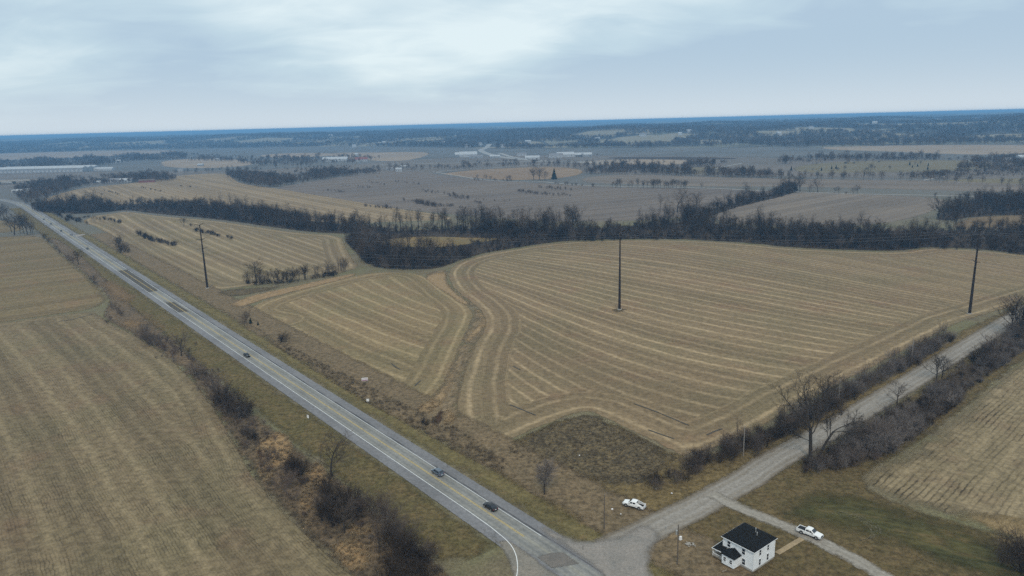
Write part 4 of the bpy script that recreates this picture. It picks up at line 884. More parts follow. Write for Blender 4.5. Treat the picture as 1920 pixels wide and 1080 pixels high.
    for k in range(18):
        px, py = hr_.uniform(300, 1900), hr_.uniform(286, 326); l = hr_.uniform(40, 170); sl = hr_.uniform(-.05, .05)
        row([(px, py), (px + l, py + l * sl)], hr_.uniform(9, 20), 5, [('far_tree', .6), ('far_shrub', .4)], dict(far_tree=(6, 13), far_shrub=(3, 5)), 'bare trees', 'tree_belt', 'valley_hedgerows')
    # --- brush islands on the grey field and the tan hills
    isl = [(612, 646, 358.5, 9, 3), (640, 702, 350, 9, 3), (690, 722, 344, 8, 3), (736, 786, 343, 10, 3), (745, 782, 376, 8, 3.4), (780, 818, 384, 22, 6), (815, 868, 387, 10, 4), (840, 878, 370, 10, 5), (880, 902, 379, 7, 3), (788, 832, 359, 6, 3), (963, 1010, 360, 14, 4), (985, 1070, 365, 18, 4.2), (1010, 1075, 355, 10, 5), (684, 745, 389, 16, 3.4), (722, 730, 390, 3, 7), (795, 860, 363, 8, 4), (860, 960, 375, 8, 2.5)]
    for x0, x1, y, n, h in isl:
        for _ in range(int(n * 1.6)):
            t = NPR.rand(); plant('shrub', x0 + (x1 - x0) * t, y + (t - .5) * 5 + NPR.uniform(-1.4, 1.4), h=h * NPR.uniform(.6, 1.25), label='bare shrub in a brush strip on the grey field', group='brush on the grey field')
    tan_isl = [(196, 224, 357, 365, 12, 3, 'shrub'), (258, 312, 351, 361, 16, 2.6, 'shrub'), (334, 370, 348, 352, 10, 2.6, 'shrub')]
    for x0, x1, y0, y1, n, h, k in tan_isl:
        for _ in range(n):
            t = NPR.rand(); plant('dark_shrub', x0 + (x1 - x0) * t, y0 + (y1 - y0) * t + NPR.uniform(-1, 1), h=h * NPR.uniform(.7, 1.3), label='bare shrub in a brush strip on the far tan hill', group='brush on the far tan hill')
    hill_isl = [(253, 285, 437, 452, 16, 6), (275, 330, 449, 461, 30, 4.5), (364, 405, 433, 440, 18, 4.5), (400, 440, 440, 448, 14, 3.4), (150, 200, 407, 411, 16, 2.6), (195, 232, 411, 419, 16, 4), (102, 130, 400, 415, 14, 6), (125, 165, 408, 422, 20, 6)]
    for x0, x1, y0, y1, n, h in hill_isl:
        for _ in range(n):
            t = NPR.rand(); plant('dark_shrub', x0 + (x1 - x0) * t, y0 + (y1 - y0) * t + NPR.uniform(-2, 2), h=h * NPR.uniform(.6, 1.2), label='dark shrub in a brush strip on the striped hill field', group='brush on the hill field')
    plant('bare_tree', 345, 424, 16, label='small bare tree near the top of the striped hill field')
    plant('dark_shrub', 357, 424, 6, label='low shrub beside the small tree on the hill field')
    for px, py, hp in [(222, 462, 22), (228, 470, 18), (233, 472, 16), (226, 474, 12), (240, 473, 10)]: plant('dark_shrub', px, py, hp, label='dark bush in the clump between highway and hill field', group='clump between highway and hill field')
    for px, py, hp in [(38, 437, 26), (45, 438, 30), (52, 440, 34), (58, 440, 26), (62, 440, 20), (27, 441, 36), (22, 436, 26)]: plant('bare_tree', px, py, hp, label='bare tree in the clump left of the highway', group='clump left of the highway')
    for px, py, hp in [(2, 412, 26), (8, 412, 20), (14, 408, 18), (-8, 412, 26)]: plant('bare_tree', px, py, hp, label='bare tree at the left picture edge beside the highway', group='trees at the left edge')
    # --- creek row at the lower left of the hill field
    row([(468, 530), (500, 532), (540, 529), (580, 522), (620, 514), (650, 508)], 1.3, 2.5, [('sapling', .6), ('bare_tree', .4)], dict(sapling=(6, 11), bare_tree=(7, 12)), 'thin bare tree in the creek row below the hill field', 'creek row below the hill field', 'creek_row')
    row([(470, 533), (540, 531), (600, 520), (640, 512)], 1.5, 2.0, [('dark_shrub', 1)], dict(dark_shrub=(2.2, 4)), 'dark shrub in the creek row below the hill field', 'shrubs of the creek row', 'creek_row')
    plant('bare_tree', 482, 530, 42, label='tallest bare tree at the left end of the creek row')
    # --- between highway and the striped field
    plant('shrub', 457, 605, 24, label='round grey shrub left of two small cedars by the highway')
    plant('cedar', 470, 606, 11, label='larger of two small cedars beside the highway'); plant('cedar', 484, 609, 7, label='smaller of two small cedars beside the highway')
    plant('dark_shrub', 532, 641, 20, label='dark bush with a thin stem in the weedy ditch by the highway'); plant('dark_shrub', 527, 640, 14, label='low part of the dark bush pair in the ditch by the highway')
    plant('dark_shrub', 800, 797, 16, label='low dark bush at the mouth of the ditch by the highway'); plant('dark_shrub', 793, 793, 10, label='smaller dark bush at the ditch mouth by the highway')
    # --- scrub strip left of the highway, from far to near
    for px, py, hp, k, lb in [(84, 447, 10, 'dark_shrub', 0), (92, 455, 9, 'shrub', 0), (105, 468, 8, 'shrub', 0), (112, 474, 7, 'shrub', 0), (128, 488, 14, 'shrub', 0), (136, 492, 13, 'shrub', 0), (148, 496, 26, 'bare_tree', 'small bare tree in the scrub strip beside the far highway'),
                              (175, 530, 16, 'shrub', 0), (181, 534, 10, 'shrub', 0), (212, 580, 14, 'shrub', 0), (222, 588, 18, 'shrub', 0), (228, 592, 12, 'shrub', 0), (208, 600, 10, 'shrub', 0), (202, 606, 8, 'dark_shrub', 0),
                              (268, 637, 30, 'shrub', 0), (282, 644, 32, 'shrub', 0), (292, 648, 28, 'shrub', 0), (300, 652, 18, 'shrub', 0), (310, 658, 16, 'reddish_shrub', 0), (340, 667, 48, 'bare_tree', 'round-crowned bare tree in the scrub strip by the highway'), (322, 664, 14, 'reddish_shrub', 0),
                              (366, 704, 30, 'shrub', 0), (376, 712, 28, 'shrub', 0), (386, 706, 16, 'dark_shrub', 0), (400, 735, 44, 'shrub', 0), (414, 752, 56, 'bare_tree', 'bare tree in the middle of the large thicket by the highway'), (424, 764, 50, 'dark_shrub', 0), (438, 772, 52, 'dark_shrub', 0), (450, 778, 44, 'dark_shrub', 0), (458, 782, 38, 'dark_shrub', 0), (430, 780, 36, 'shrub', 0), (446, 786, 30, 'pale_shrub', 0), (410, 760, 34, 'shrub', 0), (466, 774, 26, 'dark_shrub', 0),
                              (460, 815, 26, 'shrub', 0), (470, 822, 28, 'shrub', 0), (478, 826, 22, 'dark_shrub', 0), (486, 846, 34, 'sapling', 0), (462, 838, 18, 'reddish_shrub', 0), (496, 875, 24, 'reddish_shrub', 0), (506, 885, 22, 'reddish_shrub', 0),
                              (546, 886, 42, 'dark_shrub', 0), (556, 892, 44, 'dark_shrub', 0), (566, 888, 36, 'dark_shrub', 0), (540, 908, 34, 'reddish_shrub', 0), (532, 916, 26, 'reddish_shrub', 0), (548, 935, 26, 'reddish_shrub', 0), (565, 908, 18, 'dark_shrub', 0),
                              (622, 892, 84, 'bare_tree', 'leaning wide-crowned bare tree by the highway'), (612, 930, 46, 'dark_shrub', 0), (625, 940, 50, 'dark_shrub', 0), (640, 950, 52, 'dark_shrub', 0), (655, 955, 54, 'dark_shrub', 0), (668, 945, 46, 'shrub', 0), (602, 960, 44, 'shrub', 0), (612, 975, 46, 'dark_shrub', 0), (628, 985, 48, 'dark_shrub', 0),
                              (646, 998, 66, 'bare_tree', 'dark bare tree beside the tan grass, left of the slender stems'), (662, 975, 44, 'dark_shrub', 0), (680, 960, 40, 'reddish_shrub', 0), (700, 960, 50, 'shrub', 0), (716, 975, 56, 'shrub', 0), (730, 985, 62, 'shrub', 0), (745, 1000, 60, 'shrub', 0),
                              (706, 1033, 74, 'sapling', 'cluster of slender pale stems in the near thicket'), (716, 1030, 60, 'sapling', 0), (738, 1022, 54, 'dark_shrub', 0), (756, 1020, 58, 'shrub', 0), (770, 1035, 60, 'shrub', 0), (752, 1050, 60, 'dark_shrub', 0), (768, 1062, 60, 'dark_shrub', 0), (784, 1070, 58, 'dark_shrub', 0), (740, 1070, 50, 'dark_shrub', 0), (800, 1055, 46, 'shrub', 0), (812, 1040, 34, 'reddish_shrub', 0), (725, 1085, 50, 'dark_shrub', 0), (760, 1095, 60, 'dark_shrub', 0), (795, 1100, 60, 'dark_shrub', 0)]:
        plant(k, px, py, hp * .98, label=lb or {'shrub': 'grey bare shrub in the scrub strip left of the highway', 'dark_shrub': 'dark bare shrub in the scrub strip left of the highway', 'reddish_shrub': 'reddish bare shrub in the scrub strip left of the highway', 'pale_shrub': 'pale-twigged shrub in the large thicket by the highway', 'sapling': 'slender saplings in the scrub strip left of the highway'}[k],
              group=None if lb else {'shrub': 'grey', 'dark_shrub': 'dark', 'reddish_shrub': 'reddish', 'pale_shrub': 'pale', 'sapling': 'slender'}[k] + ' scrub left of the highway')
    row([(272, 632), (345, 670), (415, 742), (468, 800), (520, 866), (585, 935), (660, 985), (740, 1035), (800, 1080)], 2.6, 3.2, [('shrub', .45), ('reddish_shrub', .4), ('pale_shrub', .15)], dict(shrub=(1.8, 3.4), reddish_shrub=(1.6, 3.0), pale_shrub=(1.6, 3)), 'low bare shrub filling the scrub strip left of the highway', 'low shrubs in the scrub left of the highway', 'roadside_scrub')
    # --- right side: corner tree, hedges along the gravel road
    plant('corner_tree', 1021, 926, 66, label='upright grey-purple tree alone on the corner grass by the highway')
    row([(1218, 912), (1250, 898), (1300, 878)], 1.5, 1.7, [('dark_shrub', .6), ('shrub', .4)], dict(dark_shrub=(3.6, 5.2), shrub=(3.8, 5.6)), 'bare shrub at the low end of the hedge beside the dark plot', 'low end of the hedge by the dark plot', 'hedge')
    row([(1310, 872), (1400, 838), (1480, 802), (1560, 760)], 1.15, 2.4, [('dark_shrub', .5), ('shrub', .38), ('sapling', .12)], dict(dark_shrub=(3.8, 6), shrub=(4, 6.5), sapling=(5, 8)), 'bare shrub in the hedge between corn field and gravel road', 'hedge between corn field and gravel road', 'hedge')
    row([(1480, 795), (1560, 752), (1640, 712), (1710, 675), (1780, 634)], 1.05, 2.2, [('sapling', .38), ('pale_shrub', .36), ('shrub', .12), ('dark_shrub', .14)], dict(sapling=(6, 10), pale_shrub=(4, 6.5), shrub=(3.5, 6), dark_shrub=(3, 4.5)), 'slender grey sapling or shrub in the tall part of the hedge', 'tall part of the hedge by the gravel road', 'hedge')
    plant('bare_tree', 1552, 770, 70, label='thin bare tree in the hedge just right of the twin-trunked tree')
    wood(HEDGE_SOUTH, 2.4, [('dark_shrub', .28), ('shrub', .28), ('pale_shrub', .36), ('reddish_shrub', .08)], dict(dark_shrub=(3.8, 6.5), shrub=(4.2, 8), pale_shrub=(5, 8.5), reddish_shrub=(3, 5)), 'bare bush in the thick hedge between gravel road and right field', 'thick hedge along the right field', 'hedge')
    for px, py, hp, k, lb in [(1756, 713, 46, 'bare_tree', 'forked bare tree leaning over the gravel road from the thick hedge'), (1766, 709, 34, 'bare_tree', 'second small tree behind the forked one at the gravel road'), (1682, 762, 44, 'bare_tree', 'spreading bare tree at the road side of the thick hedge'), (1600, 815, 40, 'bare_tree', 'low bare tree in the thick hedge below the twin-trunked tree'),
                              (1910, 628, 64, 'bare_tree', 'tall bare tree over the gravel road at the right edge'), (1893, 624, 56, 'bare_tree', 'bare tree left of the tall one at the right edge'), (1850, 668, 44, 'bare_tree', 'bare tree in the thick hedge toward the right edge'), (1905, 585, 30, 'bare_tree', 'bare tree across the gravel road near the right edge'), (1838, 690, 40, 'bare_tree', 'leaning bare tree in the thick hedge')]:
        plant(k, px, py, hp, label=lb)
    for px, py, hp in [(1885, 1058, 38), (1900, 1066, 54), (1916, 1072, 66), (1932, 1078, 70), (1908, 1050, 50)]: plant('shrub' if hp < 60 else 'dark_shrub', px, py, hp, label='bare bush at the bottom right corner of the yard', group='bushes at the lower right corner')
    plant('twin_tree', 1519, 858, 153, label='tall twin-trunked bare tree beside the gravel road, tallest on the right')

def build_special():
    t = Tree(501)       # upright oval tree on the corner
    spec = [dict(n=6, kids=26, start=.2, ang=(22, 42), len=(.36, .55), fall=.55, wob=.03, taper=.15, rk=.5, rmin=.03),
            dict(n=4, kids=9, start=.1, ang=(18, 36), len=(.35, .6), wob=.08, up=.1, taper=.3, rmin=.024), dict(n=2, kids=7, start=.1, ang=(20, 40), len=(.4, .7), wob=.12, taper=.5, rmin=.02), dict(n=2, wob=.15, taper=.6)]
    t.branch(V0, UP, 9.2, .16, 0, spec); add_variant('corner_tree', t, BARK, TWIG_L)
    t = Tree(512)       # two trunks, the right one leaning over the road
    limb = [dict(n=6, kids=9, start=.3, ang=(22, 50), len=(.35, .6), wob=.12, up=.05, taper=.3, rk=.55), dict(n=4, kids=7, start=.2, ang=(25, 50), len=(.35, .6), wob=.15, up=.06, taper=.3, rk=.6, rmin=.04),
            dict(n=3, kids=5, start=.2, ang=(25, 55), len=(.4, .7), wob=.18, taper=.4, rmin=.028), dict(n=2, wob=.2, taper=.6)]
    def trunk(pts):
        for (a, ra), (b, rb) in zip(pts[:-1], pts[1:]): t.trunk.append((Vector(a), Vector(b), ra, rb))
    trunk([((0, 0, 0), .75), ((.05, 0, 1.2), .58), ((-.2, 0, 5), .5), ((-.5, 0, 9.5), .45)])
    trunk([((2.4, .5, 0), .5), ((3.0, .6, 1.2), .38), ((4.4, .6, 5.0), .33), ((6.2, .8, 8.2), .28)])
    tt = t.trunk[:]
    def lm(p, d, L, r):
        t.branch(Vector(p), Vector(d).normalized(), L, r, 0, limb)
    lm((-.5, 0, 9.5), (-.15, .1, 1), 14, .34); lm((-.5, 0, 9.3), (-.55, .2, .9), 12.5, .28); lm((-.45, 0, 8.6), (.3, -.2, 1), 12.5, .27); lm((-.3, 0, 7.2), (.5, .4, .8), 9, .2); lm((-.35, 0, 8), (-.7, -.3, .75), 9, .2); lm((-.2, 0, 5.2), (-.8, .3, .4), 5, .14)
    lm((6.2, .8, 8.2), (.75, .1, .6), 8, .23); lm((6.0, .8, 8.0), (1, -.1, .3), 7, .18); lm((5.2, .7, 6.5), (.2, .3, 1), 6.5, .17); lm((4.4, .6, 5), (.9, -.2, .25), 5, .12); lm((5.0, .7, 6), (-.3, .2, .9), 5, .12)
    limbs = t.trunk[len(tt):]; t.trunk = tt; t.crown = limbs + t.crown
    add_variant('twin_tree', t, BARK, BARK, 8)
build_special()
place_vegetation()

CATN = dict(bare_tree=('bare_tree', 'tree'), tall_tree=('bare_tree', 'tree'), far_tree=('bare_tree', 'tree'), far_pale_tree=('bare_tree', 'tree'), wood_tree=('bare_tree', 'tree'), corner_tree=('bare_tree', 'tree'), twin_tree=('twin_trunk_tree', 'tree'),
            cedar=('cedar_tree', 'tree'), shrub=('shrub', 'shrub'), dark_shrub=('shrub', 'shrub'), pale_shrub=('shrub', 'shrub'), reddish_shrub=('shrub', 'shrub'), far_shrub=('shrub', 'shrub'), sapling=('sapling_clump', 'shrub'))
SRC = {}
def stuff_sources():
    for k, lst in VAR.items():
        c = bpy.data.collections.new('source_' + k); SRC[k] = c
        for tm, cm, top in lst:
            bm = bmesh.new(); bm.from_mesh(cm); n = len(bm.faces)
            if tm:
                bm.from_mesh(tm); bm.faces.ensure_lookup_table()
                for f in bm.faces[n:]: f.material_index = 1
            for v in bm.verts: v.co *= 1.0 / top           # unit height
            me = bpy.data.meshes.new(k); bm.to_mesh(me); bm.free()
            me.materials.append(cm.materials[0]); me.materials.append((tm or cm).materials[0])
            c.objects.link(bpy.data.objects.new(k, me))
def scatter(name, kind, P, Hs, label=None, cat=None, width=1.0, seed=0):
    """one 'stuff' object: points that carry copies of a plant"""
    me = bpy.data.meshes.new(name); P = np.asarray(P, np.float32)
    me.vertices.add(len(P)); me.vertices.foreach_set('co', P.ravel())
    for nm, v in (('hh', np.asarray(Hs)), ('ww', np.asarray(Hs) * width)):
        a = me.attributes.new(nm, 'FLOAT', 'POINT'); a.data.foreach_set('value', v.astype(np.float32))
    o = bpy.data.objects.new(name, me); COL.objects.link(o)
    g = bpy.data.node_groups.new('scatter_' + kind, 'GeometryNodeTree')
    g.interface.new_socket('Geometry', in_out='INPUT', socket_type='NodeSocketGeometry'); g.interface.new_socket('Geometry', in_out='OUTPUT', socket_type='NodeSocketGeometry')
    nd = g.nodes.new; gi, go = nd('NodeGroupInput'), nd('NodeGroupOutput'); ip = nd('GeometryNodeInstanceOnPoints'); ci = nd('GeometryNodeCollectionInfo')
    ci.inputs['Collection'].default_value = SRC[kind]; ci.inputs['Separate Children'].default_value = True; ci.inputs['Reset Children'].default_value = True
    g.links.new(gi.outputs[0], ip.inputs['Points']); g.links.new(ci.outputs[0], ip.inputs['Instance']); ip.inputs['Pick Instance'].default_value = True
    ri = nd('FunctionNodeRandomValue'); ri.data_type = 'INT'; ri.inputs['Max'].default_value = len(VAR[kind]) - 1; ri.inputs['Seed'].default_value = seed
    for q in ri.inputs:
        if q.type == 'INT' and q.name == 'Max': q.default_value = len(VAR[kind]) - 1
    g.links.new([q for q in ri.outputs if q.type == 'INT'][0], ip.inputs['Instance Index'])
    rr = nd('FunctionNodeRandomValue'); rr.data_type = 'FLOAT'; rr.inputs['Seed'].default_value = seed + 1
    fl = [q for q in rr.inputs if q.type == 'VALUE']; fl[0].default_value = 0.0; fl[1].default_value = 6.283
    cz = nd('ShaderNodeCombineXYZ'); g.links.new([q for q in rr.outputs if q.type == 'VALUE'][0], cz.inputs[2]); g.links.new(cz.outputs[0], ip.inputs['Rotation'])
    cs = nd('ShaderNodeCombineXYZ')
    for i, nm in enumerate(('ww', 'ww', 'hh')):
        at = nd('GeometryNodeInputNamedAttribute'); at.data_type = 'FLOAT'; at.inputs['Name'].default_value = nm; g.links.new(at.outputs[0], cs.inputs[i])
    g.links.new(cs.outputs[0], ip.inputs['Scale']); g.links.new(ip.outputs[0], go.inputs[0])
    md = o.modifiers.new('scatter', 'NODES'); md.node_group = g
    tag(o, label, cat, None, 'stuff'); return o

def build_vegetation():
    stuff_sources()
    fam = lambda p: CATN[p['k']][1]
    near = []
    for f in ('tree', 'shrub'):
        L = sorted([p for p in PLANTS if fam(p) == f and (p['wood'] is None or not p['k'].startswith(('far_', 'wood_')))], key=lambda p: (p['label'] is not None and p['group'] is None, p['size']), reverse=True)
        near += L[:290]
    ids = {id(p) for p in near}
    R = random.Random(77)
    for p in near:
        v = R.choice(VAR[p['k']]); s = p['h'] / v[2]; w = s * R.uniform(1.0, 1.35)
        nm, cat = CATN[p['k']]; rz = R.random() * 6.283
        if p['k'] == 'twin_tree': rz, w = radians(-8), s
        elif p['k'] == 'corner_tree': w = s * 1.75
        elif p['k'] == 'bare_tree' and p['group'] is None: w = s * 1.4
        if v[0] is None:
            o = bpy.data.objects.new(nm, v[1]); COL.objects.link(o)
        else:
            o = bpy.data.objects.new(nm, None); COL.objects.link(o); o.empty_display_size = .5
            for m, n2 in ((v[0], 'trunk'), (v[1], 'crown')):
                c = bpy.data.objects.new(n2, m); COL.objects.link(c); c.parent = o
        o.location = (p['x'], p['y'], -0.06); o.rotation_euler = (0, 0, rz); o.scale = (w, w, s)
        tag(o, p['label'] or 'bare %s in the countryside' % cat, cat, p['group'])
    rest = {}
    for p in PLANTS:
        if id(p) not in ids: rest.setdefault((p['wood'] or 'scattered_brush', p['k']), []).append(p)
    nm_k = dict(tall_tree='tall trees', bare_tree='trees', dark_shrub='brush', shrub='shrubs')
    for (w, k), L in rest.items():
        scatter('woodland' if CATN[k][1] == 'tree' else 'brush', k, [(p['x'], p['y'], float(hz(p['x'], p['y'])) - .05) for p in L], [p['h'] for p in L], 'mass of bare %s in the %s' % ('trees' if CATN[k][1] == 'tree' else 'brush', w.replace('_', ' ')), 'woodland' if CATN[k][1] == 'tree' else 'brush', 1.0, len(L))
    print('plants', len(PLANTS), 'individual', len(near))
    # forest on the far hills
    rng = np.random.RandomState(3); n = 60000
    az = rng.uniform(-0.72, 0.72, n); st = hill_start(az); r = np.sqrt(rng.uniform(0, 1, n) * ((st + 3600) ** 2 - (st - 40) ** 2) + (st - 40) ** 2)
    x, y = r * np.sin(az), r * np.cos(az)
    cl = np.sin(x / 210 + 1) * np.sin(y / 260 + 2) + .6 * np.sin(x / 97 + y / 130) + .35 * np.sin(x / 45 - y / 60)
    road = dist_poly(chaikin(GP([(1040, 302.5), (980, 299.5), (930, 293), (905, 285), (900, 281), (912, 277), (918, 271)]), 2, closed=False), np.c_[x, y], closed=False)
    ok = (cl < 0.8) & (road > 45) & (cleared(x, y) < .5); x, y = x[ok], y[ok]
    scatter('forest', 'wood_tree', np.c_[x, y, hz(x, y) - .3], rng.uniform(10, 19, len(x)), 'bare forest covering the far hills', 'forest', 1.35, 9)
    # far valley bushes dotted about
    # grass and weeds
    def tuft(kind, polys, spacing, hr, label, seed):
        rg = np.random.RandomState(seed); X = np.vstack([pts_in(p, spacing, rg) for p in polys])
        scatter('tall_grass', kind, np.c_[X, np.full(len(X), -.12)], rg.uniform(*hr, len(X)), label, 'grass', 1.1, seed)
    tuft('tussock', [[(476, 846), (490, 822), (512, 808), (536, 812), (552, 838), (545, 862), (515, 878), (488, 872)], [(566, 886), (580, 868), (600, 864), (616, 886), (612, 908), (580, 910)], [(560, 930), (575, 905), (590, 910), (594, 950), (586, 990), (566, 975)],
                     [(612, 1030), (640, 1012), (676, 1008), (696, 1035), (690, 1065), (660, 1072), (634, 1052)], [(640, 985), (690, 985), (700, 1000), (650, 1005)], [(478, 865), (500, 862), (515, 890), (500, 905), (485, 890)], [(832, 770), (848, 765), (856, 780), (846, 794), (828, 800)], [(782, 760), (815, 745), (830, 752), (820, 765), (800, 778)]], 1.35, (.5, 1.1), 'tall tan grass in patches along the ditches', 61)
    tuft('weed', [[(425, 808), (455, 862), (490, 915), (540, 970), (600, 1030), (668, 1086), (820, 1100), (790, 1045), (720, 985), (640, 920), (560, 860), (500, 805), (440, 760)], [(500, 640), (580, 690), (680, 752), (780, 805), (860, 850), (930, 885), (960, 870), (900, 832), (850, 795), (800, 775), (760, 757), (700, 728), (560, 655)]], 1.7, (.4, 1.1), 'brown weeds in the ditches on both sides of the highway', 62)
    tuft('weed', [[(928, 842), (985, 815), (1085, 775), (1200, 817), (1270, 858), (1205, 905), (1150, 912), (1020, 880)]], 1.5, (.3, .7), 'rough weeds on the dark plot', 63)
build_vegetation()

# ------------------------------------------------------------------ built things
class MB:
    """collects simple shaped pieces, then links them as one mesh object"""
    def __init__(s): s.V = []; s.F = []; s.M = []
    def add(s, V, F, m=0):
        b = len(s.V); s.V += [tuple(v) for v in V]; s.F += [tuple(i + b for i in f) for f in F]; s.M += [m] * len(F); return s
    def box(s, c, d, rz=0.0, m=0, top=(1, 1), rx=0.0):
        x, y, z = (q / 2 for q in d); V = []
        for sz in (-1, 1):
            kx, ky = top if sz > 0 else (1, 1)
            for sx, sy in ((-1, -1), (1, -1), (1, 1), (-1, 1)): V.append(Vector((sx * x * kx, sy * y * ky, sz * z)))
        R_ = Matrix.Rotation(rz, 3, 'Z') @ Matrix.Rotation(rx, 3, 'X')
        return s.add([R_ @ v + Vector(c) for v in V], [(3, 2, 1, 0), (4, 5, 6, 7), (0, 1, 5, 4), (1, 2, 6, 5), (2, 3, 7, 6), (3, 0, 4, 7)], m)
    def tube(s, pts, r, sides=8, m=0, caps=True):
        pts = [Vector(p) for p in pts]; rs = r if isinstance(r, (list, tuple)) else [r] * len(pts); rings = []
        for i, p in enumerate(pts):
            d = (pts[min(i + 1, len(pts) - 1)] - pts[max(i - 1, 0)]).normalized(); a = Vector((0, 0, 1)) if abs(d.z) < .95 else Vector((1, 0, 0))
            u = d.cross(a).normalized(); w = d.cross(u); rings.append([p + (u * cos(2 * pi * k / sides) + w * sin(2 * pi * k / sides)) * rs[i] for k in range(sides)])
        V = [v for q in rings for v in q]; F = []
        for i in range(len(pts) - 1):
            for k in range(sides): F.append((i * sides + k, i * sides + (k + 1) % sides, (i + 1) * sides + (k + 1) % sides, (i + 1) * sides + k))
        if caps: F += [tuple(range(sides))[::-1], tuple((len(pts) - 1) * sides + k for k in range(sides))]
        return s.add(V, F, m)
    def build(s, name, mat, parent=None, bevel=0.0, smooth=False, seg=2):
        o = new_mesh(name, s.V, s.F, mat, parent)
        if isinstance(mat, (list, tuple)): o.data.polygons.foreach_set('material_index', s.M)
        bm = bmesh.new(); bm.from_mesh(o.data); bmesh.ops.recalc_face_normals(bm, faces=bm.faces)
        if bevel:
            bmesh.ops.bevel(bm, geom=[e for e in bm.edges if len(e.link_faces) == 2 and e.calc_face_angle() > .3], offset=bevel, segments=seg, affect='EDGES', profile=.6)
        bm.to_mesh(o.data); bm.free()
        if smooth: o.data.polygons.foreach_set('use_smooth', [True] * len(o.data.polygons))
        return o
def empty(name, loc, rz=0.0, label=None, cat=None, group=None):
    o = bpy.data.objects.new(name, None); COL.objects.link(o); o.location = loc; o.rotation_euler = (0, 0, rz); o.empty_display_size = 1
    return tag(o, label, cat, group)

M_ = {}
def build_mats():
    M_['siding'] = siding_mat()
    M_['trim'] = simple('white_trim', (0.78, 0.80, 0.82), .5)
    M_['roof'] = simple('black_shingle', (0.013, 0.013, 0.013), .95, spec=.08, var=.35, vscale=2.5)
    M_['glass'] = simple('dark_window', (0.015, 0.02, 0.03), .08, spec=.6, var=.05)
    M_['wood'] = simple('weathered_wood', (0.20, 0.165, 0.12), .9)
    M_['polewood'] = simple('pole_wood', (0.12, 0.10, 0.082), .9)
    M_['grey_pole'] = simple('pale_pole_wood', (0.24, 0.22, 0.20), .9)
    M_['steel'] = simple('dark_weathering_steel', (0.022, 0.016, 0.014), .75, var=.3, vscale=.8)
    M_['wire'] = simple('conductor', (0.17, 0.17, 0.18), .5, spec=.4)
    M_['insul'] = simple('insulator', (0.30, 0.28, 0.27), .4)
    M_['conc'] = simple('concrete', (0.34, 0.32, 0.29), .9)
    M_['white_car'] = simple('white_car_paint', (0.78, 0.79, 0.80), .3, coat=.6, var=.03)
    M_['blue_car'] = simple('grey_blue_car_paint', (0.085, 0.115, 0.155), .35, coat=.4, var=.03)
    M_['black_car'] = simple('black_car_paint', (0.009, 0.009, 0.010), .35, coat=.25, var=.03)
    M_['dark_car'] = simple('dark_grey_car_paint', (0.045, 0.05, 0.06), .3, coat=.6, var=.03)
    M_['silver_car'] = simple('silver_car_paint', (0.20, 0.22, 0.25), .35, metal=.3, coat=.4, var=.03)
    M_['tyre'] = simple('rubber', (0.012, 0.012, 0.012), .85)
    M_['rim'] = simple('alloy', (0.42, 0.42, 0.43), .35, metal=.6)
    M_['bed'] = simple('bed_liner', (0.014, 0.014, 0.015), .8)
    M_['headlight'] = simple('lamp_glass', (0.65, 0.68, 0.7), .15, spec=.6)
    M_['taillight'] = simple('red_lens', (0.22, 0.012, 0.012), .25)
    M_['chrome'] = simple('bumper_metal', (0.5, 0.52, 0.54), .3, metal=.7)
    M_['sign'] = simple('white_sign', (0.72, 0.72, 0.73), .5, var=.04)
    M_['signtext'] = simple('purple_lettering', (0.28, 0.10, 0.20), .6)
    M_['galv'] = simple('galvanised_steel', (0.36, 0.37, 0.37), .5, metal=.3)
    M_['white_metal'] = simple('white_sheet_metal', (0.38, 0.40, 0.42), .5, var=.08, vscale=.2)
    M_['grey_metal'] = simple('grey_sheet_metal', (0.26, 0.28, 0.30), .5, var=.1, vscale=.2)
    M_['red_barn'] = simple('red_boards', (0.19, 0.07, 0.06), .8, var=.15, vscale=.5)
    M_['brown_roof'] = simple('brown_roof', (0.12, 0.095, 0.08), .9)
    M_['grey_roof'] = simple('grey_roof', (0.19, 0.19, 0.20), .9)
    M_['red_sign'] = simple('red_sign_face', (0.35, 0.03, 0.03), .5)
def siding_mat():
    n = NT('white_clapboard', 0.55, 0.3)
    z = n.t.nodes.new('ShaderNodeSeparateXYZ'); n.L(n.pos(), z.inputs[0])
    f = n.math('FRACT', n.math('MULTIPLY', z.outputs[2], 7.0))
    n.color(n.gray(n.gray((0.84, 0.87, 0.90), n.remap(f, 0.0, 0.16, 0.78, 1.0)), n.remap(n.noise(0.8, 4), .3, .7, .93, 1.05)))
    n.bump(f, 0.5, 0.03); return n.mat
build_mats()

def add_window(parent, c, w, h, axis, out, name='window'):
    """sash window in a wall; axis 0: wall along local x, out = sign of outward normal"""
    fr = MB(); t = .11; dx = lambda a, b: (a, b) if axis == 0 else (b, a)
    def bx(mb, du, dz, su, sz, th, off):
        u, v = dx(du, out * off); su_, sv_ = dx(su, th); mb.box((c[0] + u, c[1] + v, c[2] + dz), (su_, sv_, sz))
    bx(fr, 0, h / 2 + t / 2, w + 2 * t, t, .08, .03); bx(fr, 0, -h / 2 - t / 2, w + 2.6 * t, t, .12, .05)
    for sd in (-1, 1): bx(fr, sd * (w / 2 + t / 2), 0, t, h, .08, .03)
    bx(fr, 0, 0, w, .07, .05, .035)
    f = fr.build(name, M_['trim'], parent)
    p = MB(); bx(p, 0, 0, w, h, .03, .012); p.build('pane', M_['glass'], f)

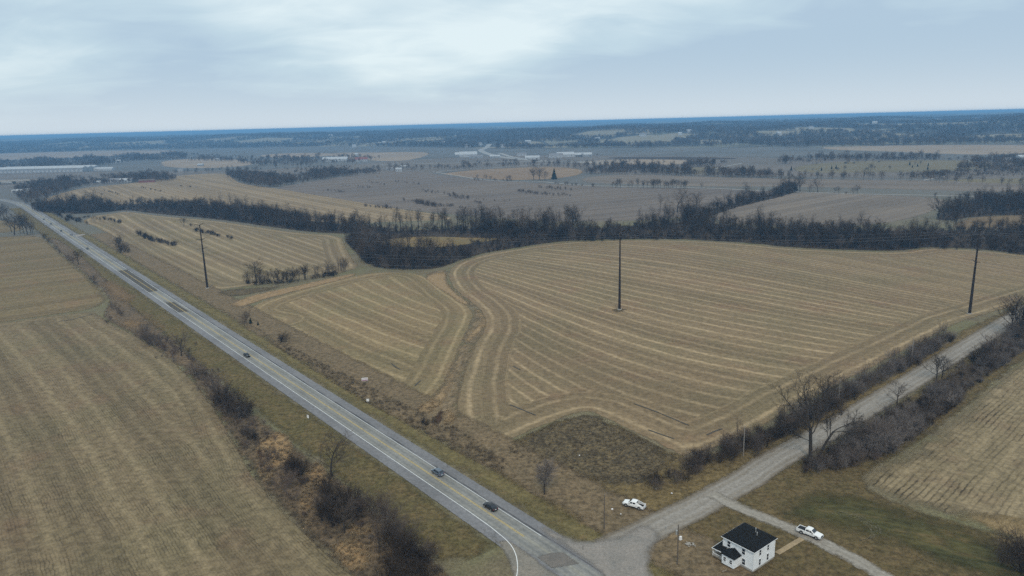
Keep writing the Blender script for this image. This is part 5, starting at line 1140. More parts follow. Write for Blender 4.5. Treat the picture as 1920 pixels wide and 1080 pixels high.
def build_house():
    e1 = np.array([0.790, 0.613]); base = np.array(G(1411.5, 1073.2)); ang = atan2(e1[1], e1[0])
    h = empty('farmhouse', (base[0], base[1], 0), ang, 'white two-storey farmhouse with black hip roof beside the driveway', 'house')
    X, Y, H = 8.3, 8.0, 5.25       # local +x runs right along the lane-side wall, +y runs to the left (back)
    w = MB()
    w.box((X / 2, Y / 2, .2), (X - .06, Y - .06, .5), m=1); w.box((X / 2, Y / 2, .42 + (H - .42) / 2), (X, Y, H - .42), m=0)
    wall = w.build('wall', [M_['siding'], M_['conc']], h)
    tr = MB()
    for cx, cy in ((0, 0), (X, 0), (0, Y), (X, Y)): tr.box((cx, cy, .42 + (H - .42) / 2), (.18, .18, H - .43))
    tr.box((X / 2, Y / 2, H - .11), (X + .06, Y + .06, .2)); tr.build('corner_boards', M_['trim'], h)
    # hip roof with a short ridge and a lower cross hip at the back
    o = .42; zr = H + .02; rf = MB()
    x0, x1, y0, y1 = -o, X + o, -o, Y + o; rise = 2.05; a = (X / 2 - .7, Y / 2 + .2); b = (X / 2 + .7, Y / 2 + .2)
    rf.add([(x0, y0, zr), (x1, y0, zr), (x1, y1, zr), (x0, y1, zr), (a[0], a[1], zr + rise), (b[0], b[1], zr + rise), (x0, y0, zr - .14), (x1, y0, zr - .14), (x1, y1, zr - .14), (x0, y1, zr - .14)],
           [(0, 1, 5, 4), (1, 2, 5), (2, 3, 4, 5), (3, 0, 4), (6, 7, 1, 0), (7, 8, 2, 1), (8, 9, 3, 2), (9, 6, 0, 3), (9, 8, 7, 6)])
    roof = rf.build('roof', M_['roof'], h)
    g = MB()
    for (p, q) in (((x0, y0), (x1, y0)), ((x1, y0), (x1, y1)), ((x1, y1), (x0, y1)), ((x0, y1), (x0, y0))): g.tube([(*p, zr - .09), (*q, zr - .09)], .075, 6)
    g.build('gutter', M_['trim'], roof)
    for (px_, py_, hh) in ((4.9, 2.9, 1.0), (4.4, 2.2, .8)):
        z_ = zr + rise * min((py_ - y0) / (a[1] - y0), 1) - .05; MB().tube([(px_, py_, z_), (px_, py_, z_ + hh)], .09, 8).tube([(px_, py_, z_ + hh - .02), (px_, py_, z_ + hh + .1)], .14, 8).build('vent_pipe', M_['galv'], roof)
    # right-hand (lane-side) wall y = 0: two up, two down ; left-front wall x = 0
    for cx, cz, hh in ((2.5, 3.95, 1.35), (5.6, 3.95, 1.35), (2.5, 1.55, 1.6), (5.6, 1.55, 1.6)): add_window(h, (cx, 0, cz), .72, hh, 0, -1)
    for cy, cz, hh in ((2.6, 3.95, 1.4), (6.5, 3.95, 1.4), (2.45, 1.45, 1.45)): add_window(h, (0, cy, cz), .78, hh, 1, -1)
    for cx, cz in ((2.5, 3.95), (5.6, 3.95)): add_window(h, (cx, Y, cz), .72, 1.3, 0, 1)
    for cy, cz in ((2.2, 3.95), (5.8, 3.95)): add_window(h, (X, cy, cz), .72, 1.3, 1, 1)
    # entry wing on the left-front wall
    wx, wy0, wy1, wh = -2.5, 3.3, 6.5, 2.75
    wing = MB().box((wx / 2 + .0, (wy0 + wy1) / 2, wh / 2 + .1), (abs(wx) - .02, wy1 - wy0, wh - .2)).build('entry_wing', M_['siding'], h)
    ov = .28; R2 = MB(); zz = wh + .02; ax, ay = wx / 2 - .1, (wy0 + wy1) / 2
    R2.add([(wx - ov, wy0 - ov, zz), (-.005, wy0 - ov, zz), (-.005, wy1 + ov, zz), (wx - ov, wy1 + ov, zz), (wx / 2, ay, zz + 1.0), (-.005, ay, zz + 1.0), (wx - ov, wy0 - ov, zz - .12), (-.005, wy0 - ov, zz - .12), (-.005, wy1 + ov, zz - .12), (wx - ov, wy1 + ov, zz - .12)],
           [(0, 1, 5, 4), (2, 3, 4, 5), (3, 0, 4), (6, 7, 1, 0), (8, 9, 3, 2), (9, 6, 0, 3), (9, 8, 7, 6), (1, 2, 5)])
    R2.build('entry_roof', M_['roof'], h)
    add_window(wing, (wx + .01, 4.1, 1.55), .62, .95, 1, -1); add_window(wing, (wx + .01, 5.75, 1.55), .62, .95, 1, -1)
    # back-left porch: shed roof on posts with a railing
    p = MB().add([(-1.9, 6.9, 2.35), (-1.9, 9.7, 2.25), (4.2, 9.9, 2.25), (4.2, 8.02, 2.95), (-.3, 8.02, 2.95), (-.06, 6.9, 2.95), (-1.9, 6.9, 2.22), (-1.9, 9.7, 2.12), (4.2, 9.9, 2.12), (4.2, 8.02, 2.82), (-.3, 8.02, 2.82), (-.06, 6.9, 2.82)],
                 [(0, 1, 4, 5), (1, 2, 3, 4), (6, 7, 1, 0), (7, 8, 2, 1), (8, 9, 3, 2), (11, 10, 7, 6), (10, 9, 8, 7), (6, 0, 5, 11)])
    p.build('porch_roof', M_['roof'], h)
    fa = MB().tube([(-1.92, 6.9, 2.28), (-1.92, 9.72, 2.18), (4.2, 9.92, 2.18)], .09, 6).build('porch_fascia', M_['trim'], h)
    MB().box((-.95, 8.3, .32), (1.8, 2.7, .2)).box((2.1, 9.0, .32), (4.1, 1.7, .2)).build('porch_floor', M_['wood'], h)
    for q in ((-1.75, 7.05), (-1.75, 9.5), (1.2, 9.6), (4.05, 9.65)): MB().tube([(*q, .1), (*q, 2.2)], .07, 6).build('porch_post', M_['trim'], h)
    rl = MB().box((-1.75, 8.28, 1.05), (.08, 2.4, .09)).box((1.15, 9.58, 1.05), (5.7, .08, .09))
    for k in range(9): rl.box((-1.75, 7.2 + k * .28, .73), (.05, .05, .6))
    for k in range(18): rl.box((-1.6 + k * .32, 9.58, .73), (.05, .05, .6))
    rl.build('porch_railing', M_['trim'], h)
    # stoop facing the walkway
    s = MB().add([(X + .01, 2.4, 2.6), (X + .01, 4.8, 2.6), (X + 1.35, 5.0, 2.0), (X + 1.35, 2.2, 2.0), (X + .01, 2.4, 2.48), (X + .01, 4.8, 2.48), (X + 1.35, 5.0, 1.88), (X + 1.35, 2.2, 1.88)], [(0, 3, 2, 1), (4, 5, 6, 7), (0, 4, 7, 3), (3, 7, 6, 2), (2, 6, 5, 1)])
    s.build('stoop_roof', M_['roof'], h)
    MB().box((X + .65, 3.6, .25), (1.25, 2.2, .5)).box((X + 1.5, 3.6, .12), (.5, 1.4, .24)).build('stoop', M_['conc'], h)
    for q in (2.5, 4.7): MB().tube([(X + 1.2, q, .4), (X + 1.2, q, 1.95)], .06, 6).build('stoop_post', M_['trim'], h)
    d = MB().box((X + .03, 3.6, 1.5), (.06, .95, 2.05)).build('door', M_['wood'], h); MB().tube([(X + .06, 3.95, 1.45), (X + .12, 3.95, 1.45)], .04, 6).build('handle', M_['galv'], d)
    return h

def wheel(parent, x, y, r, wd):
    side = 1 if y > 0 else -1
    t = MB().tube([(x, y - side * wd / 2, r), (x, y - side * wd * .3, r), (x, y + side * wd * .3, r), (x, y + side * wd / 2, r)], [r * .9, r, r, r * .9], 18).build('wheel', M_['tyre'], parent, smooth=False)
    rm = MB().tube([(x, y + side * wd * .5, r), (x, y + side * (wd * .5 + .012), r)], r * .62, 14)
    rm.build('rim', M_['rim'], t)
def loft(stations, ny=None):
    """closed skin through cross-sections: each station = x, [(half-width, z) from bottom to top]"""
    m = MB(); V = []; k = len(stations[0][1])
    for x, prof in stations:
        for hw_, z in prof: V.append((x, -hw_, z))
        for hw_, z in prof[::-1]: V.append((x, hw_, z))
    n = 2 * k; F = []
    for i in range(len(stations) - 1):
        for j in range(n): F.append((i * n + j, i * n + (j + 1) % n, (i + 1) * n + (j + 1) % n, (i + 1) * n + j))
    F += [tuple(range(n)), tuple((len(stations) - 1) * n + j for j in range(n))[::-1]]
    return m.add(V, F)

def build_vehicle(kind, xy, heading, paint, name, label, cat, group=None):
    """heading: direction (radians) the front points to; local +x is forward"""
    root = empty(name, (xy[0], xy[1], 0.012), heading, label, cat, group)
    P = M_[paint]
    if kind == 'pickup':
        L, W, wb, r = 5.9, 2.0, 3.65, .40; fx, rx_ = L / 2 - 1.0, L / 2 - 1.0 - wb
        lo = lambda w, zt: [(w * .93, .42), (w, .60), (w, zt - .12), (w * .96, zt)]
        body = loft([(L / 2, lo(.86, .92)), (L / 2 - .18, lo(.96, 1.02)), (L / 2 - 1.35, lo(1.0, 1.14)), (L / 2 - 1.9, lo(1.0, 1.16)), (-.75, lo(1.0, 1.16))]).build('body', P, root, .03)
        c = loft([(1.45, [(.93, 1.14), (.9, 1.2), (.86, 1.24)]), (.62, [(.93, 1.14), (.82, 1.7), (.72, 1.82)]), (.0, [(.93, 1.14), (.82, 1.75), (.74, 1.88)]), (-.62, [(.93, 1.14), (.82, 1.72), (.74, 1.85)]), (-.8, [(.93, 1.14), (.85, 1.62), (.76, 1.76)])])
        cab = c.build('cab', P, root, .02)
        bx = MB(); bl = -.78; be = -L / 2
        for sd in (-1, 1): bx.box(((bl + be) / 2, sd * .94, .8), (bl - be, .12, .74))
        bx.box((be + .06, 0, .8), (.1, 1.78, .74)); bx.box(((bl + be) / 2, 0, .52), (bl - be - .02, 1.8, .2)); bx.build('bed', P, root, .02)
        MB().box(((bl + be) / 2 - .02, 0, 1.0 if 'open' not in label else .66), (bl - be - .2, 1.72, .1)).build('bed_cover', M_['bed'], root)
        if 'open' in label:      # sloping buttresses from the cab roof down to the bed sides
            for sd in (-1, 1):
                V = [(-.6, sd * .80, 1.82), (-.6, sd * .93, 1.14), (-2.35, sd * .93, 1.14), (-2.35, sd * .90, 1.2)]
                MB().add(V + [(x, y - sd * .1, z) for x, y, z in V], [(0, 1, 2, 3), (7, 6, 5, 4), (0, 3, 7, 4), (1, 0, 4, 5), (2, 1, 5, 6), (3, 2, 6, 7)]).build('buttress', P, root)
        gl = MB(); gl.add([(1.38, -.80, 1.325), (1.38, .80, 1.325), (.70, .69, 1.81), (.70, -.69, 1.81)], [(0, 1, 2, 3)]).build('windshield', M_['glass'], root)
        MB().add([(-.83, -.72, 1.28), (-.83, .72, 1.28), (-.82, .68, 1.66), (-.82, -.68, 1.66)], [(0, 3, 2, 1)]).build('rear_window', M_['glass'], root)
        for sd in (-1, 1):
            for xa, xb in ((.98, .22), (.1, -.6)):
                y0_, y1_ = .942, .855
                MB().add([(xa, sd * (y0_ - .01), 1.22), (xb, sd * (y0_ - .01), 1.22), (xb + .03, sd * y1_, 1.64), (min(xa, .66) - .02, sd * y1_, 1.64)], [(0, 1, 2, 3)]).build('side_window', M_['glass'], root)
            MB().box((1.02, sd * 1.08, 1.24), (.14, .2, .2)).build('mirror', M_['bed'], root, .02)
            MB().box((L / 2 - .06, sd * .70, .86), (.16, .34, .17)).build('headlight', M_['headlight'], root); MB().box((-L / 2 - .0, sd * .92, .88), (.06, .13, .36)).build('taillight', M_['taillight'], root)
        MB().box((L / 2 + .05, 0, .58), (.18, 1.84, .22)).build('front_bumper', M_['chrome'], root, .02); MB().box((-L / 2 - .08, 0, .56), (.16, 1.84, .2)).build('rear_bumper', M_['chrome'], root, .02)
        MB().box((L / 2 - .0, 0, .84), (.07, 1.0, .26)).build('grille', M_['bed'], root)
        for sd in (-1, 1):
            for x in (fx, rx_): MB().tube([(x, sd * .90, r + .03), (x, sd * 1.006, r + .03)], r + .09, 18).build('wheel_arch', M_['bed'], root)
    else:
        suv = kind == 'suv'; L, W, wb, r = (4.75, 1.9, 2.85, .36) if suv else (4.75, 1.84, 2.8, .33)
        fx, rx_ = wb / 2 + .02, -wb / 2 + .02; hw_ = W / 2; zb = .98 if suv else .86
        lo = lambda k, zt: [(hw_ * k * .92, .26), (hw_ * k, .45), (hw_ * k, zt - .16), (hw_ * k * .93, zt)]
        body = loft([(L / 2, lo(.80, .66)), (L / 2 - .22, lo(.92, .76)), (L / 2 - 1.15, lo(1, zb - .03)), (0, lo(1, zb)), (-L / 2 + .5, lo(1, zb + .04)), (-L / 2 + .1, lo(.94, zb - .02)), (-L / 2, lo(.86, zb - .2))]).build('body', P, root, .04, smooth=False)
        zt = 1.68 if suv else 1.42; a, b, c, d = (1.25, .45, -1.7, -2.25) if suv else (1.15, .25, -.95, -1.75)
        cs = lambda w, z: [(hw_ * .9, zb - .04), (w, z - .12), (w - .12, z)]
        cb = loft([(a, [(hw_ * .9, zb - .04), (hw_ * .88, zb), (hw_ * .84, zb + .03)]), (b, cs(hw_ * .78, zt - .04)), ((b + c) / 2, cs(hw_ * .78, zt)), (c, cs(hw_ * .77, zt - .05)), (d, [(hw_ * .88, zb - .04), (hw_ * .84, zb + (.3 if suv else .03)), (hw_ * .78, zb + (.38 if suv else .06))])]).build('cabin', P, root, .02)
        w1, w2 = hw_ * .80, hw_ * .66
        MB().add([(a - .02, -w1, zb + .055), (a - .02, w1, zb + .055), (b + .06, w2, zt - .05), (b + .06, -w2, zt - .05)], [(0, 1, 2, 3)]).build('windshield', M_['glass'], root)
        zr0 = zb + (.42 if suv else .08)
        MB().add([(d + .0, -w1 * .92, zr0), (d + .0, w1 * .92, zr0), (c - .08, w2, zt - .06), (c - .08, -w2, zt - .06)], [(0, 3, 2, 1)]).build('rear_window', M_['glass'], root)
        for sd in (-1, 1):
            xs = (a - .28, (b + c) / 2 + .1, c - (.25 if suv else .35))
            for xa, xb, ta, tb in ((xs[0], xs[1] + .05, b - .02, xs[1] + .05), (xs[1] - .05, xs[2], xs[1] - .05, c + .05)):
                MB().add([(xa, sd * hw_ * .905, zb + .03), (xb, sd * hw_ * .905, zb + .03), (tb, sd * hw_ * .795, zt - .17), (ta, sd * hw_ * .795, zt - .17)], [(0, 1, 2, 3)]).build('side_window', M_['glass'], root)
            MB().box((a - .25, sd * (hw_ + .08), zb + .06), (.14, .18, .13)).build('mirror', P, root, .02)
            MB().box((L / 2 - .12, sd * hw_ * .66, .66), (.2, .34, .13)).build('headlight', M_['headlight'], root); MB().box((-L / 2 + .06, sd * hw_ * .72, zb - .14), (.12, .34, .15)).build('taillight', M_['taillight'], root)
        MB().box((-L / 2 + .02, 0, .62), (.06, .52, .14)).build('number_plate', M_['sign'], root)
        if suv:
            for sd in (-1, 1): MB().tube([(.3, sd * hw_ * .6, zt + .02), (-1.6, sd * hw_ * .6, zt + .0)], .03, 6).build('roof_rail', M_['galv'], root)
        for sd in (-1, 1):
            for x in (fx, rx_): MB().tube([(x, sd * (hw_ - .1), r + .02), (x, sd * (hw_ + .004), r + .02)], r + .06, 18).build('wheel_arch', M_['bed'], root)
    MB().box(((fx + rx_) / 2, 0, .27 if kind != 'pickup' else .38), (L * .86, W * .84, .2)).build('underbody_shade_box', M_['bed'], root)  # dark box added below each vehicle to deepen the shade on the ground
    for x in (fx, rx_):
        for sd in (-1, 1): wheel(root, x, sd * (W / 2 - .09), r, .24)
    return root

def hd(p, q):
    a, b = G(*p), G(*q); return atan2(b[1] - a[1], b[0] - a[0])
def build_vehicles():
    away = atan2(HD[1], HD[0]); near_ = away + pi
    build_vehicle('pickup', G(1189, 950), hd((1209, 956), (1171, 946)), 'white_car', 'pickup_truck', 'white pickup truck with open dark bed parked on corner grass', 'pickup truck')
    build_vehicle('pickup', G(1518, 1003), hd((1501, 1001), (1530, 1012.5)), 'white_car', 'pickup_truck', 'white pickup truck with black bed cover parked on the driveway', 'pickup truck')
    def on(px, py, side, kind, paint, nm, lab, cat, out=None):
        v, u = hwpx(px, py); return build_vehicle(kind, hw(v, 1.75 if side > 0 else -1.75), away if side > 0 else near_, paint, nm, lab, cat)
    on(819, 889, 1, 'suv', 'blue_car', 'suv', 'grey-blue SUV with roof rails driving away on the highway', 'car')
    on(919, 953, 1, 'sedan', 'black_car', 'sedan', 'black sedan on the highway behind the grey-blue SUV', 'car')
    on(475, 665, -1, 'sedan', 'black_car', 'sedan', 'lone black car in the middle of the highway stretch', 'car')
    on(162.5, 467, -1, 'sedan', 'dark_car', 'sedan', 'dark car nearest the dark repair patches on the far highway', 'car')
    on(134, 440.5, 1, 'suv', 'silver_car', 'suv', 'grey car beside the pale triangular field entrance', 'car')
    on(119.5, 433, -1, 'sedan', 'black_car', 'sedan', 'black car just beyond the pale triangular field entrance', 'car')
    on(90, 421, -1, 'suv', 'dark_car', 'suv', 'dark car on the far highway, second from the farthest', 'car')
    on(72, 412.5, -1, 'sedan', 'dark_car', 'sedan', 'farthest dark car on the highway', 'car')

TOWERS = []
def build_lines():
    tw = [((-505, 655), 42), (G(389, 540), 41.6), (G(1161.5, 580), 41.7), (G(1817.8, 588), 42.6), ((420, 330), 42)]
    lab = ['tall dark steel power pole beyond the left picture edge', 'tall dark steel power pole beside the creek row and hill field', 'tall dark steel power pole in the middle of the striped corn field', 'tall dark steel power pole near the gravel road at the right', 'tall dark steel power pole beyond the right picture edge']
    att = []
    for i, (p, H) in enumerate(tw):
        p = np.array(p, float); a = np.array(tw[max(i - 1, 0)][0], float); b = np.array(tw[min(i + 1, 4)][0], float); d = (b - a) / np.linalg.norm(b - a); ang = atan2(d[1], d[0]) + pi / 2
        root = empty('power_pole', (p[0], p[1], 0), ang, lab[i], 'power pole', 'tall power poles')
        MB().tube([(0, 0, -.1), (0, 0, H * .33), (0, 0, H * .66), (0, 0, H)], [.72, .58, .43, .27], 12).build('pole', M_['steel'], root)
        MB().tube([(0, 0, -.3), (0, 0, .35)], 1.15, 14).build('footing', M_['conc'], root)
        pts = []
        for k, (z, L, rise) in enumerate(((H - .4, 3.9, 1.0), (H * .765, 4.4, .7), (H * .62, 4.2, .7))):
            for sd in (-1, 1):
                arm = MB().tube([(sd * .2, 0, z), (sd * L * .6, 0, z + rise * .8), (sd * L, 0, z + rise)], [.19, .13, .09], 8).build('arm', M_['steel'], root)
                if k > 0 or True:
                    ins = MB()
                    for q in range(7): ins.tube([(sd * L, 0, z + rise - .25 - q * .22), (sd * L, 0, z + rise - .33 - q * .22)], [.13, .09], 8)
                    ins.tube([(sd * L, 0, z + rise), (sd * L, 0, z + rise - 1.9)], .03, 5); ins.build('insulator', M_['insul'], arm)
                pts.append((p[0] + sd * L * cos(ang), p[1] + sd * L * sin(ang), z + rise - 1.9))
        pts.append((p[0], p[1], H)); att.append(pts)
    nm = ['upper', 'upper', 'middle', 'middle', 'lowest', 'lowest', 'shield']
    for w in range(7):
        pts = []
        for i in range(4):
            A, B = Vector(att[i][w]), Vector(att[i + 1][w]); L = (B - A).length; sag = L * .022 if w < 6 else L * .012
            n = 16
            for k in range(n + (i == 3)):
                t = k / n; q = A.lerp(B, t); q.z -= 4 * sag * t * (1 - t); pts.append(q)
        o = MB().tube(pts, 0.028 if w < 6 else .016, 4, caps=False).build('power_line', M_['wire'])
        tag(o, 'thin sagging wire strung between the tall dark power poles', 'wire', 'wires between the tall power poles')
    # wooden utility poles along the gravel road and by the intersection
    info = [((1133, 991), 9.3, 'polewood', 'dark wooden utility pole on the corner grass beside the intersection'), ((1270, 1057), 10.0, 'polewood', 'thin wooden pole with grey can, on the yard left of the farmhouse'), ((1393.5, 855), 9.8, 'grey_pole', 'pale wooden pole at the hedge left of the twin-trunked tree'),
            ((1571.5, 760), 9.5, 'grey_pole', 'pale wooden pole in the hedge right of the twin-trunked tree'), ((1709, 676), 9.5, 'grey_pole', 'pale wooden pole in the tall hedge, second from the far end'), ((1902, 585), 9.5, 'grey_pole', 'pale wooden pole by the gravel road at the right edge')]
    tops = []
    for (pp, H, m, lb) in info:
        g = G(*pp); r = empty('utility_pole', (g[0], g[1], 0), hd((1393, 855), (1709, 676)) + pi / 2, lb, 'utility pole', 'wooden utility poles')
        MB().tube([(0, 0, -.1), (0, 0, H)], [.17, .11], 8).build('pole', M_[m], r)
        if pp[0] in (1133, 1393.5, 1571.5, 1709, 1902): MB().tube([(0, 0, H - .05), (0, 0, H + .22)], [.06, .04], 6).build('insulator', M_['insul'], r)
        if pp[0] == 1270:
            MB().tube([(.42, 0, H - 2.6), (.42, 0, H - 1.6)], .27, 10).build('transformer', M_['galv'], r); MB().box((.2, 0, H - 2.0), (.3, .08, .1)).build('bracket', M_['galv'], r)
        tops.append(Vector((g[0], g[1], H + .2)))
    for chain in ((0, 2, 3, 4, 5), (0, 1)):
        pts = []
        for a, b in zip(chain[:-1], chain[1:]):
            A, B = tops[a], tops[b]
            for k in range(12):
                t = k / 12; q = A.lerp(B, t); q.z -= 4 * (B - A).length * .012 * t * (1 - t); pts.append(q)
        pts.append(tops[chain[-1]])
        tag(MB().tube(pts, .014, 4, caps=False).build('utility_wire', M_['wire']), 'thin wire strung along the wooden poles by the gravel road' if len(chain) > 2 else 'thin wire from the corner pole to the yard pole', 'wire')

def build_signs():
    g = G(684.5, 719); r = empty('banner_sign', (*g, 0), hd((670, 718), (700, 715)), 'white billboard with a purple band of lettering at the field edge', 'sign')
    MB().box((0, 0, 1.75), (2.5, .06, 1.35)).build('board', M_['sign'], r)
    tx = MB(); tx.box((0, -.04, 1.36), (2.3, .02, .34)); tx.build('text_band', M_['signtext'], r)
    for k, wds in enumerate(((-.95, .34), (-.45, .5), (.2, .55), (.82, .42))): MB().box((wds[0], -.04, 1.98), (wds[1], .02, .13)).build('lettering', M_['signtext'], r)
    for sd in (-1.1, 1.1): MB().box((sd, .06, 1.1), (.1, .06, 2.2)).build('post', M_['wood'], r)
    def small(px, py, w, h, z, rz, lab, nm='road_sign', mat='sign'):
        g = G(px, py); r = empty(nm, (*g, 0), rz, lab, 'sign'); MB().box((0, 0, z), (w, .03, h)).build('panel', M_[mat], r, .008); MB().tube([(0, .05, 0), (0, .05, z + h * .4)], .035, 6).build('post', M_['galv'], r); return r
    small(690, 757, 1.0, 1.05, 1.45, 0.1, 'small square white sign on a post right of the highway, below the banner')
    small(578, 789, 1.0, 1.15, 1.6, -0.55, 'pale road sign seen on the left verge of the highway')
    g = G(1248, 1003); r = empty('stop_sign', (*g, 0), hd((1250, 1003), (1232, 1012)) + .9, 'stop sign on a post at the mouth of the gravel road', 'sign')
    o = MB().tube([(0, -.02, 2.05), (0, .02, 2.05)], .38, 8).build('panel', M_['galv'], r); MB().tube([(0, .05, 0), (0, .05, 2.3)], .04, 6).build('post', M_['galv'], r)
    for px, py, lb in ((1093, 1031, 'short marker post on the island edge of the intersection'), (930, 1020, 'short dark marker post at the left road corner'), (838.5, 876, 'short marker post on the right shoulder beside the SUV')):
        g = G(px, py); o = MB().tube([(g[0], g[1], 0), (g[0], g[1], 1.1)], .06, 6).box((g[0], g[1], 1.0), (.16, .04, .3)).build('marker_post', M_['polewood']); tag(o, lb, 'post')
    # loose things in the yard
    g = G(1358, 1071); tag(MB().box((g[0], g[1], .06), (1.3, .35, .06), .5).box((g[0] + .3, g[1] + .2, .1), (1.1, .2, .05), .8).build('wood_planks', M_['wood']), 'pale planks lying on the grass before the farmhouse', 'planks')
    g = G(1276, 1012); tag(MB().box((g[0], g[1], .45), (.7, .5, .9), .4, top=(.8, .8)).build('utility_cabinet', M_['sign'], bevel=.05), 'small white utility cabinet beside the yard pole', 'cabinet')
    for k, (px, py, s) in enumerate(((1259.5, 925, .5), (1086.5, 854, .45), (1148, 955, .6), (1164, 964, .4), (1230, 917, .5))):
        g = G(px, py); rr = random.Random(k); tag(MB().box((g[0], g[1], s * .22), (s, s * .7, s * .45), rr.random() * 3, top=(.6, .5)).build('litter_bag', M_['sign' if k < 4 else 'conc'], bevel=.06),
              ['white scrap lying on the grass between pickup and gravel road', 'tiny white scrap in the middle of the dark plot', 'pale scrap on the grass left of the parked pickup', 'small pale scrap on the grass below the parked pickup', 'grey stone at the foot of the low hedge'][k], 'litter' if k < 4 else 'stone')
    g = G(1292, 1021)
    rr = random.Random(3); mb = MB()
    for _ in range(26):
        mb.box((g[0] + rr.gauss(0, .7), g[1] + rr.gauss(0, .5), .08 + rr.random() * .15), (rr.uniform(.15, .5), rr.uniform(.1, .3), rr.uniform(.08, .2)), rr.random() * 3)
    tag(mb.build('rubble_heap', M_['conc']), 'low heap of grey rubble on the yard left of the farmhouse', 'rubble')

def gable(name, px, py, L, W, H, rz, wall, roof, label, cat='building', rise=.28, windows=0, group=None, flat=False):
    g = G(px, py); z = float(hz(*g)); r = empty(name, (g[0], g[1], z), rz, label, cat, group)
    MB().box((0, 0, H / 2 - .2), (L, W, H + .4)).build('wall', M_[wall], r)
    R_ = W * rise; o = .3
    if flat: MB().box((0, 0, H + .3), (L + .4, W + .4, .25)).build('roof', M_[roof], r)
    else:
        MB().add([(-L / 2 - o, -W / 2 - o, H), (L / 2 + o, -W / 2 - o, H), (L / 2 + o, W / 2 + o, H), (-L / 2 - o, W / 2 + o, H), (-L / 2 - o, 0, H + R_), (L / 2 + o, 0, H + R_)],
                 [(0, 1, 5, 4), (2, 3, 4, 5), (0, 4, 3), (1, 2, 5), (3, 2, 1, 0)]).build('roof', M_[roof], r)
    for k in range(windows):
        MB().box((-L / 2 + (k + .5) * L / windows, -W / 2 - .02, H * .5), (min(1.4, L / windows * .5), .06, H * .32)).build('window', M_['glass'], r)
    if L < 30: MB().box((L * .05, -W / 2 - .03, 1.1), (1.2, .05, 2.2)).build('door', M_['wood'], r)
    return r
